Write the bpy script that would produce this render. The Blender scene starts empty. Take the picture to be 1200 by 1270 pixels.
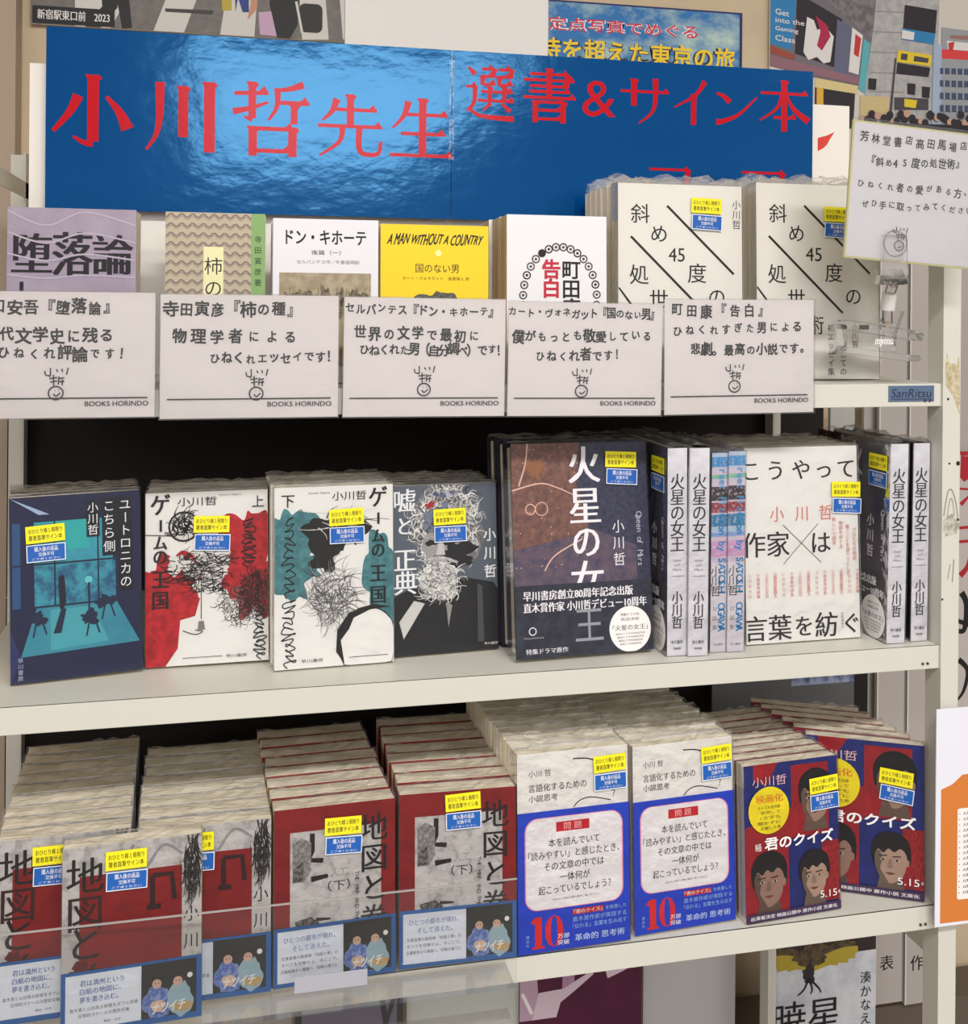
import bpy, bmesh, math, random
from mathutils import Vector, Matrix, Euler
random.seed(7)
R = math.radians
sc = bpy.context.scene
COL = sc.collection

# ------------------------------------------------------------------ camera
F, CY, YAW, ROLL = 1396.0, 378.0, R(12.93), R(0.48)
CAM = Vector((0.0, -0.905, 1.35))
FWD = Vector((math.sin(YAW), math.cos(YAW), 0)); RGT = Vector((math.cos(YAW), -math.sin(YAW), 0)); UP = Vector((0, 0, 1))
cx_ = RGT * math.cos(ROLL) + UP * math.sin(ROLL)
cy_ = -RGT * math.sin(ROLL) + UP * math.cos(ROLL)
cd = bpy.data.cameras.new('camera'); co = bpy.data.objects.new('camera', cd); COL.objects.link(co)
m = Matrix.Identity(4)
for i in range(3):
    m[i][0] = cx_[i]; m[i][1] = cy_[i]; m[i][2] = -FWD[i]; m[i][3] = CAM[i]
co.matrix_world = m
cd.sensor_fit = 'HORIZONTAL'; cd.sensor_width = 36; cd.lens = F / 1200 * 36
cd.shift_y = -(635 - CY) / 1200; cd.clip_start = 0.02
sc.camera = co

def ray(px, py):
    dx, dy = (px - 600) / F, (py - CY) / F
    a = dx * math.cos(ROLL) + dy * math.sin(ROLL)
    b = dx * math.sin(ROLL) - dy * math.cos(ROLL)
    return FWD + RGT * a + UP * b
def at(px, py, Y):            # point of the vertical plane y = Y
    d = ray(px, py); return CAM + d * ((Y - CAM.y) / d.y)
def on(px, py, z):            # point of the level plane at height z
    d = ray(px, py); return CAM + d * ((z - CAM.z) / d.z)
def proj(p):
    v = p - CAM; Z = v.dot(FWD); a = v.dot(RGT) / Z; b = v.z / Z
    dx = a * math.cos(ROLL) + b * math.sin(ROLL); dy = a * math.sin(ROLL) - b * math.cos(ROLL)
    return 600 + F * dx, CY + F * dy

# ------------------------------------------------------------------ light
sc.view_settings.view_transform = 'Standard'; sc.view_settings.look = 'None'
sc.view_settings.gamma = 1; sc.view_settings.use_curve_mapping = False
sc.view_settings.exposure = -0.14
sc.cycles.transparent_max_bounces = 48
w = bpy.data.worlds.new('shop_air'); sc.world = w; w.use_nodes = True
w.node_tree.nodes['Background'].inputs[0].default_value = (1.0, 0.965, 0.935, 1)
w.node_tree.nodes['Background'].inputs[1].default_value = 0.52
def area(name, loc, sx, sy, power, col=(1, 0.985, 0.965), rot=(0, 0, 0)):
    l = bpy.data.lights.new(name, 'AREA'); l.shape = 'RECTANGLE'; l.size = sx; l.size_y = sy
    l.energy = power; l.color = col
    o = bpy.data.objects.new(name, l); COL.objects.link(o); o.location = loc; o.rotation_euler = rot
    return o
LIGHTS = [((0.25, -1.6, 2.56), 1.3, 0.2, 62), ((0.65, -6.6, 2.56), 1.7, 5.0, 250), ((-1.7, -3.0, 2.56), 1.0, 0.3, 44), ((2.6, -2.6, 2.56), 1.0, 0.3, 46)]
for i, (l, sx, sy, pw) in enumerate(LIGHTS):
    area('ceiling_tube_light', l, sx, sy, pw)

# ------------------------------------------------------------------ materials
def lin(c):
    return tuple(((v / 255) / 12.92 if v / 255 <= 0.04045 else ((v / 255 + 0.055) / 1.055) ** 2.4) for v in c) + (1,)
MATS = {}
def M(c, rough=0.55, c2=None, scale=60.0, thr=0.5, soft=0.08, metal=0.0, coat=0.0, bump=0.0, bscale=200.0, stretch=(1, 1, 1), alpha=None, name=None):
    key = (c, rough, c2, scale, thr, soft, metal, coat, bump, bscale, stretch)
    if key in MATS: return MATS[key]
    m = bpy.data.materials.new(name or 'paint_%d_%d_%d' % c); m.use_nodes = True
    nt = m.node_tree; b = nt.nodes['Principled BSDF']
    b.inputs['Base Color'].default_value = lin(c); b.inputs['Roughness'].default_value = rough
    b.inputs['Metallic'].default_value = metal
    b.inputs['Coat Weight'].default_value = coat; b.inputs['Specular IOR Level'].default_value = 0.0 if coat else 0.4; b.inputs['Coat Roughness'].default_value = 0.08
    tc = mp = None
    if c2 or bump:
        tc = nt.nodes.new('ShaderNodeTexCoord'); mp = nt.nodes.new('ShaderNodeMapping')
        mp.inputs['Scale'].default_value = stretch
        nt.links.new(tc.outputs['Object'], mp.inputs[0])
    if c2:
        n = nt.nodes.new('ShaderNodeTexNoise'); n.inputs['Scale'].default_value = scale; n.inputs['Detail'].default_value = 6
        n.inputs['Roughness'].default_value = 0.65
        nt.links.new(mp.outputs[0], n.inputs['Vector'])
        r = nt.nodes.new('ShaderNodeValToRGB'); r.color_ramp.elements[0].position = max(0, thr - soft); r.color_ramp.elements[1].position = min(1, thr + soft)
        r.color_ramp.elements[0].color = lin(c); r.color_ramp.elements[1].color = lin(c2)
        nt.links.new(n.outputs[0], r.inputs[0]); nt.links.new(r.outputs[0], b.inputs['Base Color'])
    if bump:
        n2 = nt.nodes.new('ShaderNodeTexNoise'); n2.inputs['Scale'].default_value = bscale; n2.inputs['Detail'].default_value = 3
        nt.links.new(mp.outputs[0], n2.inputs['Vector'])
        bp = nt.nodes.new('ShaderNodeBump'); bp.inputs['Strength'].default_value = bump; bp.inputs['Distance'].default_value = 0.002
        nt.links.new(n2.outputs[0], bp.inputs['Height']); nt.links.new(bp.outputs[0], b.inputs['Normal'])
        nt.links.new(bp.outputs[0], b.inputs['Coat Normal'])
    MATS[key] = m
    return m
def film_mat(name, rough, bscale, bstr, milk, stretch=(1, 1, 1), refl=1.0, tint=(0.95, 0.95, 0.95)):
    m = bpy.data.materials.new(name); m.use_nodes = True; nt = m.node_tree; nt.nodes.clear()
    out = nt.nodes.new('ShaderNodeOutputMaterial')
    tr = nt.nodes.new('ShaderNodeBsdfTransparent'); tr.inputs[0].default_value = tint + (1,)
    gl = nt.nodes.new('ShaderNodeBsdfGlossy'); gl.inputs['Roughness'].default_value = rough
    df = nt.nodes.new('ShaderNodeBsdfDiffuse'); df.inputs[0].default_value = (0.8, 0.8, 0.78, 1)
    tc = nt.nodes.new('ShaderNodeTexCoord'); mp = nt.nodes.new('ShaderNodeMapping'); mp.inputs['Scale'].default_value = stretch
    n = nt.nodes.new('ShaderNodeTexNoise'); n.inputs['Scale'].default_value = bscale; n.inputs['Detail'].default_value = 4
    bp = nt.nodes.new('ShaderNodeBump'); bp.inputs['Strength'].default_value = bstr; bp.inputs['Distance'].default_value = 0.004
    fr = nt.nodes.new('ShaderNodeFresnel'); fr.inputs[0].default_value = 1.45
    mul = nt.nodes.new('ShaderNodeMath'); mul.operation = 'MULTIPLY'; mul.inputs[1].default_value = refl
    m1 = nt.nodes.new('ShaderNodeMixShader'); m2 = nt.nodes.new('ShaderNodeMixShader')
    L = nt.links.new
    L(tc.outputs['Object'], mp.inputs[0]); L(mp.outputs[0], n.inputs['Vector']); L(n.outputs[0], bp.inputs['Height'])
    L(bp.outputs[0], gl.inputs['Normal']); L(bp.outputs[0], fr.inputs['Normal']); L(bp.outputs[0], df.inputs['Normal'])
    L(fr.outputs[0], mul.inputs[0]); L(mul.outputs[0], m2.inputs[0])
    m1.inputs[0].default_value = milk; L(tr.outputs[0], m1.inputs[1]); L(df.outputs[0], m1.inputs[2])
    L(m1.outputs[0], m2.inputs[1]); L(gl.outputs[0], m2.inputs[2]); L(m2.outputs[0], out.inputs[0])
    return m
FILM = film_mat('clear_book_film', 0.09, 45, 0.4, 0.004, refl=0.5, tint=(0.98, 0.98, 0.98))
FILMTOP = film_mat('crinkled_film_top', 0.1, 190, 0.8, 0.10, (0.3, 1.8, 1.2), 0.6, tint=(1, 1, 1))
SLEEVE = film_mat('clear_sleeve', 0.12, 14, 0.35, 0.03)
ACRYL = film_mat('clear_acrylic', 0.06, 30, 0.12, 0.05, refl=1.2, tint=(1, 1, 1))
TRAYM = film_mat('scuffed_acrylic', 0.12, 18, 0.2, 0.008, refl=0.35, tint=(0.985, 0.985, 0.985))
WHITE = M((238, 234, 232)); INK = M((22, 20, 22)); YEL = M((240, 228, 30)); BLU = M((24, 92, 176)); RED = M((196, 28, 38))
PAGES = M((250, 240, 218), 0.8, c2=(222, 206, 178), scale=14, thr=0.6, soft=0.3, stretch=(1, 60, 1))
ENAMEL = M((207, 205, 195), 0.42, c2=(150, 138, 104), scale=16, thr=0.74, soft=0.05, name='worn_cream_enamel')

# ------------------------------------------------------------------ object helpers
def link(name, me, parent=None, loc=None):
    o = bpy.data.objects.new(name, me); COL.objects.link(o)
    if parent: o.parent = parent
    if loc: o.location = loc
    return o
def tag(o, label=None, cat=None, group=None, kind=None):
    if label: o['label'] = label
    if cat: o['category'] = cat
    if group: o['group'] = group
    if kind: o['kind'] = kind
    return o
def empty(name, loc, rot=(0, 0, 0)):
    o = bpy.data.objects.new(name, None); COL.objects.link(o); o.location = loc; o.rotation_euler = rot; o.empty_display_size = 0.02
    return o
class MB:
    def __init__(s): s.v = []; s.f = []; s.mi = []; s.m = []
    def mat(s, m):
        if m not in s.m: s.m.append(m)
        return s.m.index(m)
    def add(s, vs, fs, m):
        b = len(s.v); s.v += [tuple(v) for v in vs]; k = s.mat(m)
        for f in fs: s.f.append(tuple(i + b for i in f)); s.mi.append(k)
        return s
    def box(s, x0, x1, y0, y1, z0, z1, m):
        vs = [(x, y, z) for x in (x0, x1) for y in (y0, y1) for z in (z0, z1)]
        return s.add(vs, [(0, 1, 3, 2), (4, 6, 7, 5), (0, 4, 5, 1), (2, 3, 7, 6), (0, 2, 6, 4), (1, 5, 7, 3)], m)
    def cyl(s, a, b, r, m, n=14, r2=None):
        a = Vector(a); b = Vector(b); d = (b - a).normalized()
        q = d.to_track_quat('Z', 'Y'); r2 = r if r2 is None else r2
        vs = []
        for p, rr in ((a, r), (b, r2)):
            for i in range(n):
                t = 2 * math.pi * i / n; vs.append(p + q @ Vector((rr * math.cos(t), rr * math.sin(t), 0)))
        fs = [(i, (i + 1) % n, n + (i + 1) % n, n + i) for i in range(n)] + [tuple(range(n))[::-1], tuple(range(n, 2 * n))]
        return s.add(vs, fs, m)
    def mesh(s, name):
        me = bpy.data.meshes.new(name); me.from_pydata(s.v, [], s.f)
        for m in s.m: me.materials.append(m)
        me.polygons.foreach_set('material_index', s.mi); me.update(); return me
    def build(s, name, parent=None, bevel=0):
        me = s.mesh(name)
        if bevel:
            bm = bmesh.new(); bm.from_mesh(me)
            bmesh.ops.bevel(bm, geom=list(bm.edges), offset=bevel, segments=2, affect='EDGES'); bm.to_mesh(me); bm.free()
        return link(name, me, parent)

# ------------------------------------------------------------------ lettering
GC = {}
def glyph(body, off=0.0):
    k = (body, round(off, 3))
    if k in GC: return GC[k]
    cu = bpy.data.curves.new('lettering', 'FONT'); cu.body = body; cu.resolution_u = 3; cu.offset = off; cu.fill_mode = 'FRONT'
    ob = bpy.data.objects.new('lettering', cu); COL.objects.link(ob)
    dg = bpy.context.evaluated_depsgraph_get(); e = ob.evaluated_get(dg); me = e.to_mesh()
    vs = [(v.co.x, v.co.y) for v in me.vertices]; fs = [tuple(p.vertices) for p in me.polygons]
    e.to_mesh_clear(); bpy.data.objects.remove(ob); bpy.data.curves.remove(cu)
    if not vs: vs = [(0, 0), (1, 0), (1, 1)]; fs = []
    xs = [v[0] for v in vs]; ys = [v[1] for v in vs]
    GC[k] = (vs, fs, min(xs), max(xs), min(ys), max(ys)); return GC[k]
REF = glyph('国'); EM = (REF[5] - REF[4]) * 1.19; BASE = REF[4] - (EM - (REF[5] - REF[4])) / 2; LEFT = REF[2] - (EM - (REF[3] - REF[2])) / 2
def catmull(pts, n=6):
    if len(pts) < 3: return pts
    P = [pts[0]] + list(pts) + [pts[-1]]; out = []
    for i in range(1, len(P) - 2):
        for j in range(n):
            t = j / n; a, b, c, d = P[i - 1], P[i], P[i + 1], P[i + 2]
            out.append(tuple(0.5 * (2 * b[k] + (c[k] - a[k]) * t + (2 * a[k] - 5 * b[k] + 4 * c[k] - d[k]) * t * t + (3 * b[k] - a[k] - 3 * c[k] + d[k]) * t ** 3) for k in range(2)))
    out.append(tuple(pts[-1])); return out
class Print:
    """flat print on a w x h sheet (metres); u from the left, v from the top, 0..1"""
    STEP = 0.00003
    def __init__(s, w, h, lift=0.0001): s.w = w; s.h = h; s.k = 0; s.lift = lift; s.b = MB()
    def P(s, u, v, kk=0):
        u = min(1.0, max(0.0, u)); v = min(1.0, max(0.0, v))
        return ((u - 0.5) * s.w, -(s.lift + s.k * s.STEP + kk * 0.000004), (1 - v) * s.h)
    def copies(s, off, size, fat):
        if fat: return [(-fat, 0), (0, 0), (fat, 0)]
        if off <= 0: return [(0, 0)]
        r = off * size * 0.9; du = r / s.w; dv = r / s.h
        if size < 0.0045 or off < 0.012: return [(-du, 0), (du, 0)]
        return [(-du, -dv), (du, -dv), (-du, dv), (du, dv)]
    def nxt(s): s.k += 1
    def poly(s, pts, m): s.nxt(); s.b.add([s.P(*p) for p in pts], [tuple(range(len(pts)))[::-1]], m); return s
    def rect(s, u0, v0, u1, v1, m): return s.poly([(u0, v0), (u1, v0), (u1, v1), (u0, v1)], m)
    def rrect(s, u0, v0, u1, v1, r, m):
        a = s.w / s.h; pts = []
        for cu, cv, t0 in ((u1 - r, v0 + r * a, -90), (u1 - r, v1 - r * a, 0), (u0 + r, v1 - r * a, 90), (u0 + r, v0 + r * a, 180)):
            for i in range(7): t = R(t0 + 15 * i); pts.append((cu + r * math.cos(t), cv + r * a * math.sin(t)))
        return s.poly(pts, m)
    def blob(s, cu, cv, ru, rv, m, rough=0.25, n=34, seed=1, rot=0):
        rnd = random.Random(seed); ph = [rnd.uniform(0, 6.28) for _ in range(6)]; pts = []
        for i in range(n):
            t = 2 * math.pi * i / n
            r = 1 + rough * (0.45 * math.sin(2 * t + ph[0]) + 0.35 * math.sin(3 * t + ph[1]) + 0.3 * math.sin(5 * t + ph[2]) + 0.25 * math.sin(9 * t + ph[3])) + rough * rnd.uniform(-0.22, 0.22)
            x, y = ru * r * math.cos(t), rv * r * math.sin(t)
            pts.append((cu + x * math.cos(rot) - y * math.sin(rot), cv + x * math.sin(rot) + y * math.cos(rot)))
        return s.poly(catmull(pts + pts[:1], 3)[:-1], m)
    def disc(s, cu, cv, ru, m, n=28, rv=None):
        rv = rv or ru * s.w / s.h
        return s.poly([(cu + ru * math.cos(2 * math.pi * i / n), cv + rv * math.sin(2 * math.pi * i / n)) for i in range(n)], m)
    def stroke(s, pts, wd, m, w2=None, smooth=True, step=True):
        """wd in metres"""
        if step: s.nxt()
        q = [(p[0] * s.w, p[1] * s.h) for p in pts]
        if smooth: q = catmull(q)
        w2 = wd if w2 is None else w2; n = len(q); L = []; Rr = []
        for i, p in enumerate(q):
            a = q[max(0, i - 1)]; b = q[min(n - 1, i + 1)]; d = Vector((b[0] - a[0], b[1] - a[1]))
            if d.length < 1e-9: d = Vector((1, 0))
            d.normalize(); ww = (wd + (w2 - wd) * i / (n - 1)) / 2
            L.append((p[0] + d.y * ww, p[1] - d.x * ww)); Rr.append((p[0] - d.y * ww, p[1] + d.x * ww))
        vs = [s.P(x / s.w, y / s.h) for x, y in L + Rr]
        s.b.add(vs, [(i, n + i, n + i + 1, i + 1) for i in range(n - 1)], m); return s
    def sketch(s, cu, cv, ru, rv, n, mats, wd=0.0007, ln=0.25, seed=1, curl=1.0):
        rnd = random.Random(seed); s.nxt()
        for i in range(n):
            t = rnd.uniform(0, 6.28); q = math.sqrt(rnd.random()); a = rnd.uniform(0, 6.28)
            x, y = cu + ru * q * math.cos(t), cv + rv * q * math.sin(t); pts = []
            for j in range(4):
                pts.append((x, y)); a += curl * rnd.uniform(0.2, 1.1); x += ln * ru * math.cos(a); y += ln * rv * math.sin(a)
            if i % 60 == 59: s.nxt()
            s.stroke(pts, wd * rnd.uniform(0.6, 1.6), mats[i % len(mats)], wd * 0.3, step=False)
        return s
    def ring(s, cu, cv, ru, wd, m, n=20, rv=None):
        rv = rv or ru * s.w / s.h
        return s.stroke([(cu + ru * math.cos(2 * math.pi * i / n), cv + rv * math.sin(2 * math.pi * i / n)) for i in range(n + 1)], wd, m, smooth=False)
    def text(s, body, u0, v0, u1, v1, m, off=0.0, skew=0.0, slope=0.0, fat=0.0, jit=0.0, thin=None):
        """horizontal line fitted into the box"""
        s.nxt(); off0 = off if off < 0.03 else 0.0; vs, fs, x0, x1, y0, y1 = glyph(body, off - off0); rnd = random.Random(body)
        W = x1 - x0; H = y1 - y0
        for kk, (dx, dy) in enumerate(s.copies(off0, (v1 - v0) * s.h, fat)):
            o = []
            for x, y in vs:
                a = (x - x0) / W; b = (y - y0) / H
                jv = jit * math.sin(a * 19 + b * 2.1) * 0.08
                o.append(s.P(u0 + a * (u1 - u0) + dx + skew * (b - 0.5) * (v1 - v0) * s.h / s.w, v1 + (v0 - v1) * b + slope * a + jv * (v1 - v0) + dy, kk))
            s.b.add(o, fs, m)
        return s
    def char(s, ch, cu, cv, size, m, off=0.0, rot=0.0, fat=0.0, sx=1.0, sy=1.0):
        vs, fs, x0, x1, y0, y1 = glyph(ch, 0.0); k = size / EM
        c, sn = math.cos(rot), math.sin(rot)
        for kk, (dx, dy) in enumerate(s.copies(off, size, fat)):
            o = []
            for x, y in vs:
                a = (x - LEFT - EM / 2) * k * sx; b = (y - BASE - EM / 2) * k * sy
                a, b = a * c - b * sn, a * sn + b * c
                o.append(s.P(cu + a / s.w + dx, cv - b / s.h + dy, kk))
            s.b.add(o, fs, m)
    def vtext(s, body, cu, v0, v1, m, size=None, off=0.0, fat=0.0, lean=0.0, sx=1.0, sy=1.0):
        s.nxt(); n = len(body); st = (v1 - v0) / n; size = size or st * s.h * 0.97
        for i, ch in enumerate(body):
            if ch == ' ': continue
            rot = -math.pi / 2 if ch in 'ー（）「」・―' or (ch.isascii() and ch.isalpha()) else 0
            s.char(ch, cu + lean * (i / n), v0 + st * (i + 0.5), size, m, off, rot, fat, sx, sy)
        return s
    def hand(s, body, u0, v0, u1, size, m, slope=0.0, off=0.012):
        """handwriting: glyph by glyph with wobble"""
        s.nxt(); rnd = random.Random(body); n = len(body); st = (u1 - u0) / n
        for i, ch in enumerate(body):
            sz = size * rnd.uniform(0.86, 1.08) * (0.82 if '\u3040' < ch < '\u30ff' else 1)
            s.char(ch, u0 + st * (i + 0.5), v0 + slope * i / n + rnd.uniform(-0.012, 0.012), sz, m, off, rnd.uniform(-0.09, 0.05), sx=rnd.uniform(0.85, 1.0))
        return s
    def build(s, name, parent): return s.b.build(name, parent)

# ------------------------------------------------------------------ stickers shared by the signed books
def sticker_meshes():
    sw, sh = 0.0295, 0.0138
    a = MB().box(-sw / 2, sw / 2, -0.0002, 0, 0, sh, YEL).mesh('yellow_sticker')
    p = Print(sw, sh, 0.00026); p.text('おひとり様１冊限り', 0.07, 0.16, 0.93, 0.44, INK, off=0.01).text('著者直筆サイン本', 0.07, 0.54, 0.93, 0.84, INK, off=0.01)
    at_ = p.b.mesh('sticker_lettering')
    b = MB().box(-sw / 2, sw / 2, -0.0002, 0, 0, sh, M((226, 232, 240))).box(-sw / 2 + 0.0007, sw / 2 - 0.0007, -0.00023, -0.00019, 0.0007, sh - 0.0007, BLU).mesh('blue_sticker')
    p = Print(sw, sh, 0.0003); p.text('購入後の返品', 0.2, 0.12, 0.8, 0.4, WHITE, off=0.008).text('交換不可', 0.3, 0.45, 0.7, 0.68, WHITE, off=0.008).text('ご了承ください', 0.14, 0.76, 0.86, 0.88, WHITE)
    return a, at_, b, p.b.mesh('sticker_lettering'), sh
ST = sticker_meshes()
def stickers(root, w, h, u, v, lift=0.0021, rot=0.03, side=0):
    x = (u - 0.5) * w; z = (1 - v) * h
    for k, (me, tm) in enumerate(((ST[0], ST[1]), (ST[2], ST[3]))):
        nm = 'yellow_sticker' if k == 0 else 'blue_sticker'
        if not side:
            o = link(nm, me, root, (x + (0.0004 if k else 0), -lift, z - k * (ST[4] + 0.0014))); o.rotation_euler = (0, rot + (0.02 if k else 0), 0)
        else:
            o = link(nm, me, root, (-side, x, z - k * (ST[4] + 0.0014))); o.rotation_euler = (0, 0, -math.pi / 2)
        o['label'] = 'yellow sticker with black print' if k == 0 else 'blue sticker with white print'
        link('sticker_lettering', tm, o)

# ------------------------------------------------------------------ books
def cover_mesh(w, h, t, cm, sm, bm_=None, hard=False):
    """cover wraps front, spine (right side) and back"""
    e = 0.0018 if hard else 0.0003; b = MB()
    b.box(-w / 2, w / 2, 0, e, 0, h, cm)
    b.box(-w / 2, w / 2, t - e, t, 0, h, bm_ or cm)
    b.box(w / 2 - e, w / 2 + 0.0001, e, t - e, 0, h, sm)
    return b.mesh('cover')
def pages_mesh(w, h, t, hard=False, pm=None):
    e = 0.0019 if hard else 0.0003; g = 0.003 if hard else 0.0001; pm = pm or PAGES; b = MB()
    n = 5; ys = [e + (t - 2 * e) * i / n for i in range(n + 1)]; rnd = random.Random(int(t * 1e5))
    for i in range(n):
        b.box(-w / 2 + g + rnd.uniform(0, 0.0006), w / 2 - e - 0.0001, ys[i], ys[i + 1], g, h - g - (rnd.uniform(0, 0.0005) if hard else 0.00005 * (i % 2)), pm)
    return b.mesh('pages')
def film_mesh(w, h, t, seed=0, front=True, flap=0.0028):
    rnd = random.Random(seed); b = MB(); g = 0.0007; nx = 16
    # crinkled gather of film along the top
    vs = []; rows = 5
    for j in range(rows):
        for i in range(nx + 1):
            x = -w / 2 - g + (w + 2 * g) * i / nx; y = (-g + (t + 2 * g) * j / (rows - 1)) if front else t * j / (rows - 1)
            z = h + 0.0008 + (0 if j in (0, rows - 1) else rnd.uniform(0, flap) + flap * 0.5 * math.sin(j * 1.4 + i * 0.35 + seed))
            vs.append((x, y + (rnd.uniform(-0.0012, 0.0012) if 0 < j < rows - 1 else 0), max(z, h + 0.0006)))
    b.add(vs, [(j * (nx + 1) + i, j * (nx + 1) + i + 1, (j + 1) * (nx + 1) + i + 1, (j + 1) * (nx + 1) + i) for j in range(rows - 1) for i in range(nx)], FILMTOP)
    x0, x1, y0, y1 = -w / 2 - g, w / 2 + g, -0.0018, t + g
    if front:
        b.add([(x0, y0, 0), (x1, y0, 0), (x1, y0, h + 0.001), (x0, y0, h + 0.001)], [(0, 1, 2, 3)], FILM)
    if front:
        b.add([(x0, y0, 0), (x0, y1, 0), (x0, y1, h + 0.001), (x0, y0, h + 0.001)], [(0, 1, 2, 3)], FILM)
        b.add([(x1, y0, 0), (x1, y1, 0), (x1, y1, h + 0.001), (x1, y0, h + 0.001)], [(0, 1, 2, 3)], FILM)
    return b.mesh('film')
def pose(BL, BR, TLy, z, lean=3.0):
    A = on(*BL, z); B = on(*BR, z); d = B - A; yaw = math.atan2(d.y, d.x); w = d.length
    nb = Vector((-math.sin(yaw), math.cos(yaw), 0)); L = R(lean); lo, hi = 0.05, 0.4
    for _ in range(40):
        h = (lo + hi) / 2; p = A + nb * (h * math.sin(L)) + UP * (h * math.cos(L))
        if proj(p)[1] > TLy: lo = h
        else: hi = h
    return (A + B) / 2, yaw, L, w, h
ORD = ['', 'second', 'third', 'fourth', 'fifth', 'sixth', 'seventh', 'eighth', 'ninth', 'tenth', 'eleventh', 'twelfth']
def make_book(name, label, mid, yaw, lean, w, h, t, cm, sm, art=None, hard=False, n_rear=0, rear_label=None, group=None, tilt=0.0, film=True, band=None, st=None, cat='book', jitter=1.0, pm=None, z=None, front=True, gap=0.0006, sdir=None, flap=0.0028):
    base = Vector((mid.x, mid.y, (z if z is not None else mid.z) + t * math.sin(lean) + abs(math.sin(tilt)) * w / 2 + 0.0006))
    cme = cover_mesh(w, h, t, cm, sm, hard=hard); pme = pages_mesh(w, h, t, hard, pm)
    root = empty(name, base, (-lean, tilt, yaw)); tag(root, label, cat, group)
    link('cover', cme, root); link('pages', pme, root)
    if film: link('film', film_mesh(w, h, t, 1, True, flap), root)
    if art:
        p = Print(w, h); art(p); p.build('cover_print', root)
    if band:
        bh, bm_, fn = band
        b = MB().box(-w / 2 - 0.0002, w / 2 + 0.0003, -0.0008, -0.0003, 0.0003, bh, bm_).box(w / 2 + 0.0001, w / 2 + 0.0004, -0.0004, t, 0.0003, bh, bm_)
        o = b.build('paper_band', root); q = Print(w, bh, 0.00085); q.STEP = 0.000012; fn(q); q.build('band_print', o)
    if st: stickers(root, w, h, *st)
    fm = [film_mesh(w, h, t, 10 + i, False, flap) for i in range(3)] if film else []
    rnd = random.Random(label)
    nb = Vector((-math.sin(yaw), math.cos(yaw), 0)); step = (t + 0.0004 if film else t + gap) / math.cos(lean)
    for i in range(1, n_rear + 1):
        off = (nb * (step * i + 0.0007) if sdir is None else Vector(sdir) * ((step + 0.0006) * i / Vector(sdir).dot(nb) + 0.001)) + Vector((rnd.uniform(-0.0016, 0.0016) * (jitter if sdir is None else 0), 0, 0))
        r = empty(name, base + off, (-lean, tilt, yaw)); r.scale.z = 1 + rnd.uniform(-0.003, 0.002)
        lab = (ORD[i] if i < n_rear else 'rearmost') + ' ' + rear_label
        tag(r, lab, cat, group)
        link('cover', cme, r); link('pages', pme, r)
        if film: link('film', fm[i % 3], r)
    return root, w, h

# ------------------------------------------------------------------ the setting
HW = 2.66
for nm, b in (('floor', MB().box(-3, 4, -10, 0.56, -0.05, 0, M((150, 140, 128), 0.5, c2=(132, 122, 112), scale=3))),
              ('ceiling', MB().box(-3, 4, -10, 0.56, HW, HW + 0.05, M((225, 222, 215), 0.9))),
              ('wall_back', MB().box(-3, 4, 0.5, 0.56, 0, HW, M((206, 188, 160), 0.85, c2=(196, 178, 150), scale=5)))):
    tag(b.build(nm), kind='structure')
for l, sx, sy, pw in LIGHTS:
    r = empty('ceiling_light', (l[0], l[1], HW)); b = MB().box(-sx / 2 - .03, sx / 2 + .03, -sy / 2 - .03, sy / 2 + .03, -0.05, 0, M((230, 230, 228))).build('housing', r)
tube = [o for o in bpy.data.objects if o.name.startswith('ceiling_light')]
for o, t_ in zip(tube, ('long ceiling light right above the bookshelf front', 'ceiling light deep in the shop behind the viewer', 'ceiling light over the left aisle', 'ceiling light over the right aisle')):
    tag(o, t_, 'lamp')

# ------------------------------------------------------------------ the shelf
XL, XR = at(33.5, 560, 0.337).x, at(1187, 600, 0).x
XI = at(1165.5, 600, 0).x
ZT = [at(1160, 475.5, 0).z, at(1160, 800.5, 0).z, at(1160, 1122.5, 0).z]   # board tops
LIP = 0.0208; DEP = 0.337
ZTOP = at(20, 192, DEP).z
shelf = empty('metal_bookshelf', ((XL + XR) / 2, 0, 0)); tag(shelf, 'cream enamelled steel bookshelf with three loaded boards and worn posts', 'shelf')
ox = shelf.location.x
def S(name, b, bevel=0, label=None):
    o = b.build(name, shelf, bevel); o.location = (-ox, 0, 0)
    if label: o['label'] = label
    return o
pw_ = XR - XI
for x0, x1, y0, y1, s in ((XI, XR, -0.002, 0.0, 0), (XL - pw_, XL, -0.002, 0.0, 1)):
    # angle-section front posts
    b = MB().box(x0, x1, -0.003, -0.0005, 0, ZTOP, ENAMEL)
    xx = x0 if s == 0 else x1
    b.box(xx - (0.0 if s == 0 else 0.0022), xx + (0.0022 if s == 0 else 0.0), -0.0005, 0.02, 0, ZTOP, ENAMEL)
    S('post', b)
for x0, x1, s in ((XR - pw_, XR, 0), (XL - pw_, XL + 0.0, 1)):
    b = MB().box(x0, x1, DEP - 0.0005, DEP + 0.002, 0, ZTOP, ENAMEL)
    xx = x0 if s == 0 else x1
    b.box(xx - 0.0022, xx, DEP - 0.02, DEP, 0, ZTOP, ENAMEL); S('post', b)
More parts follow.
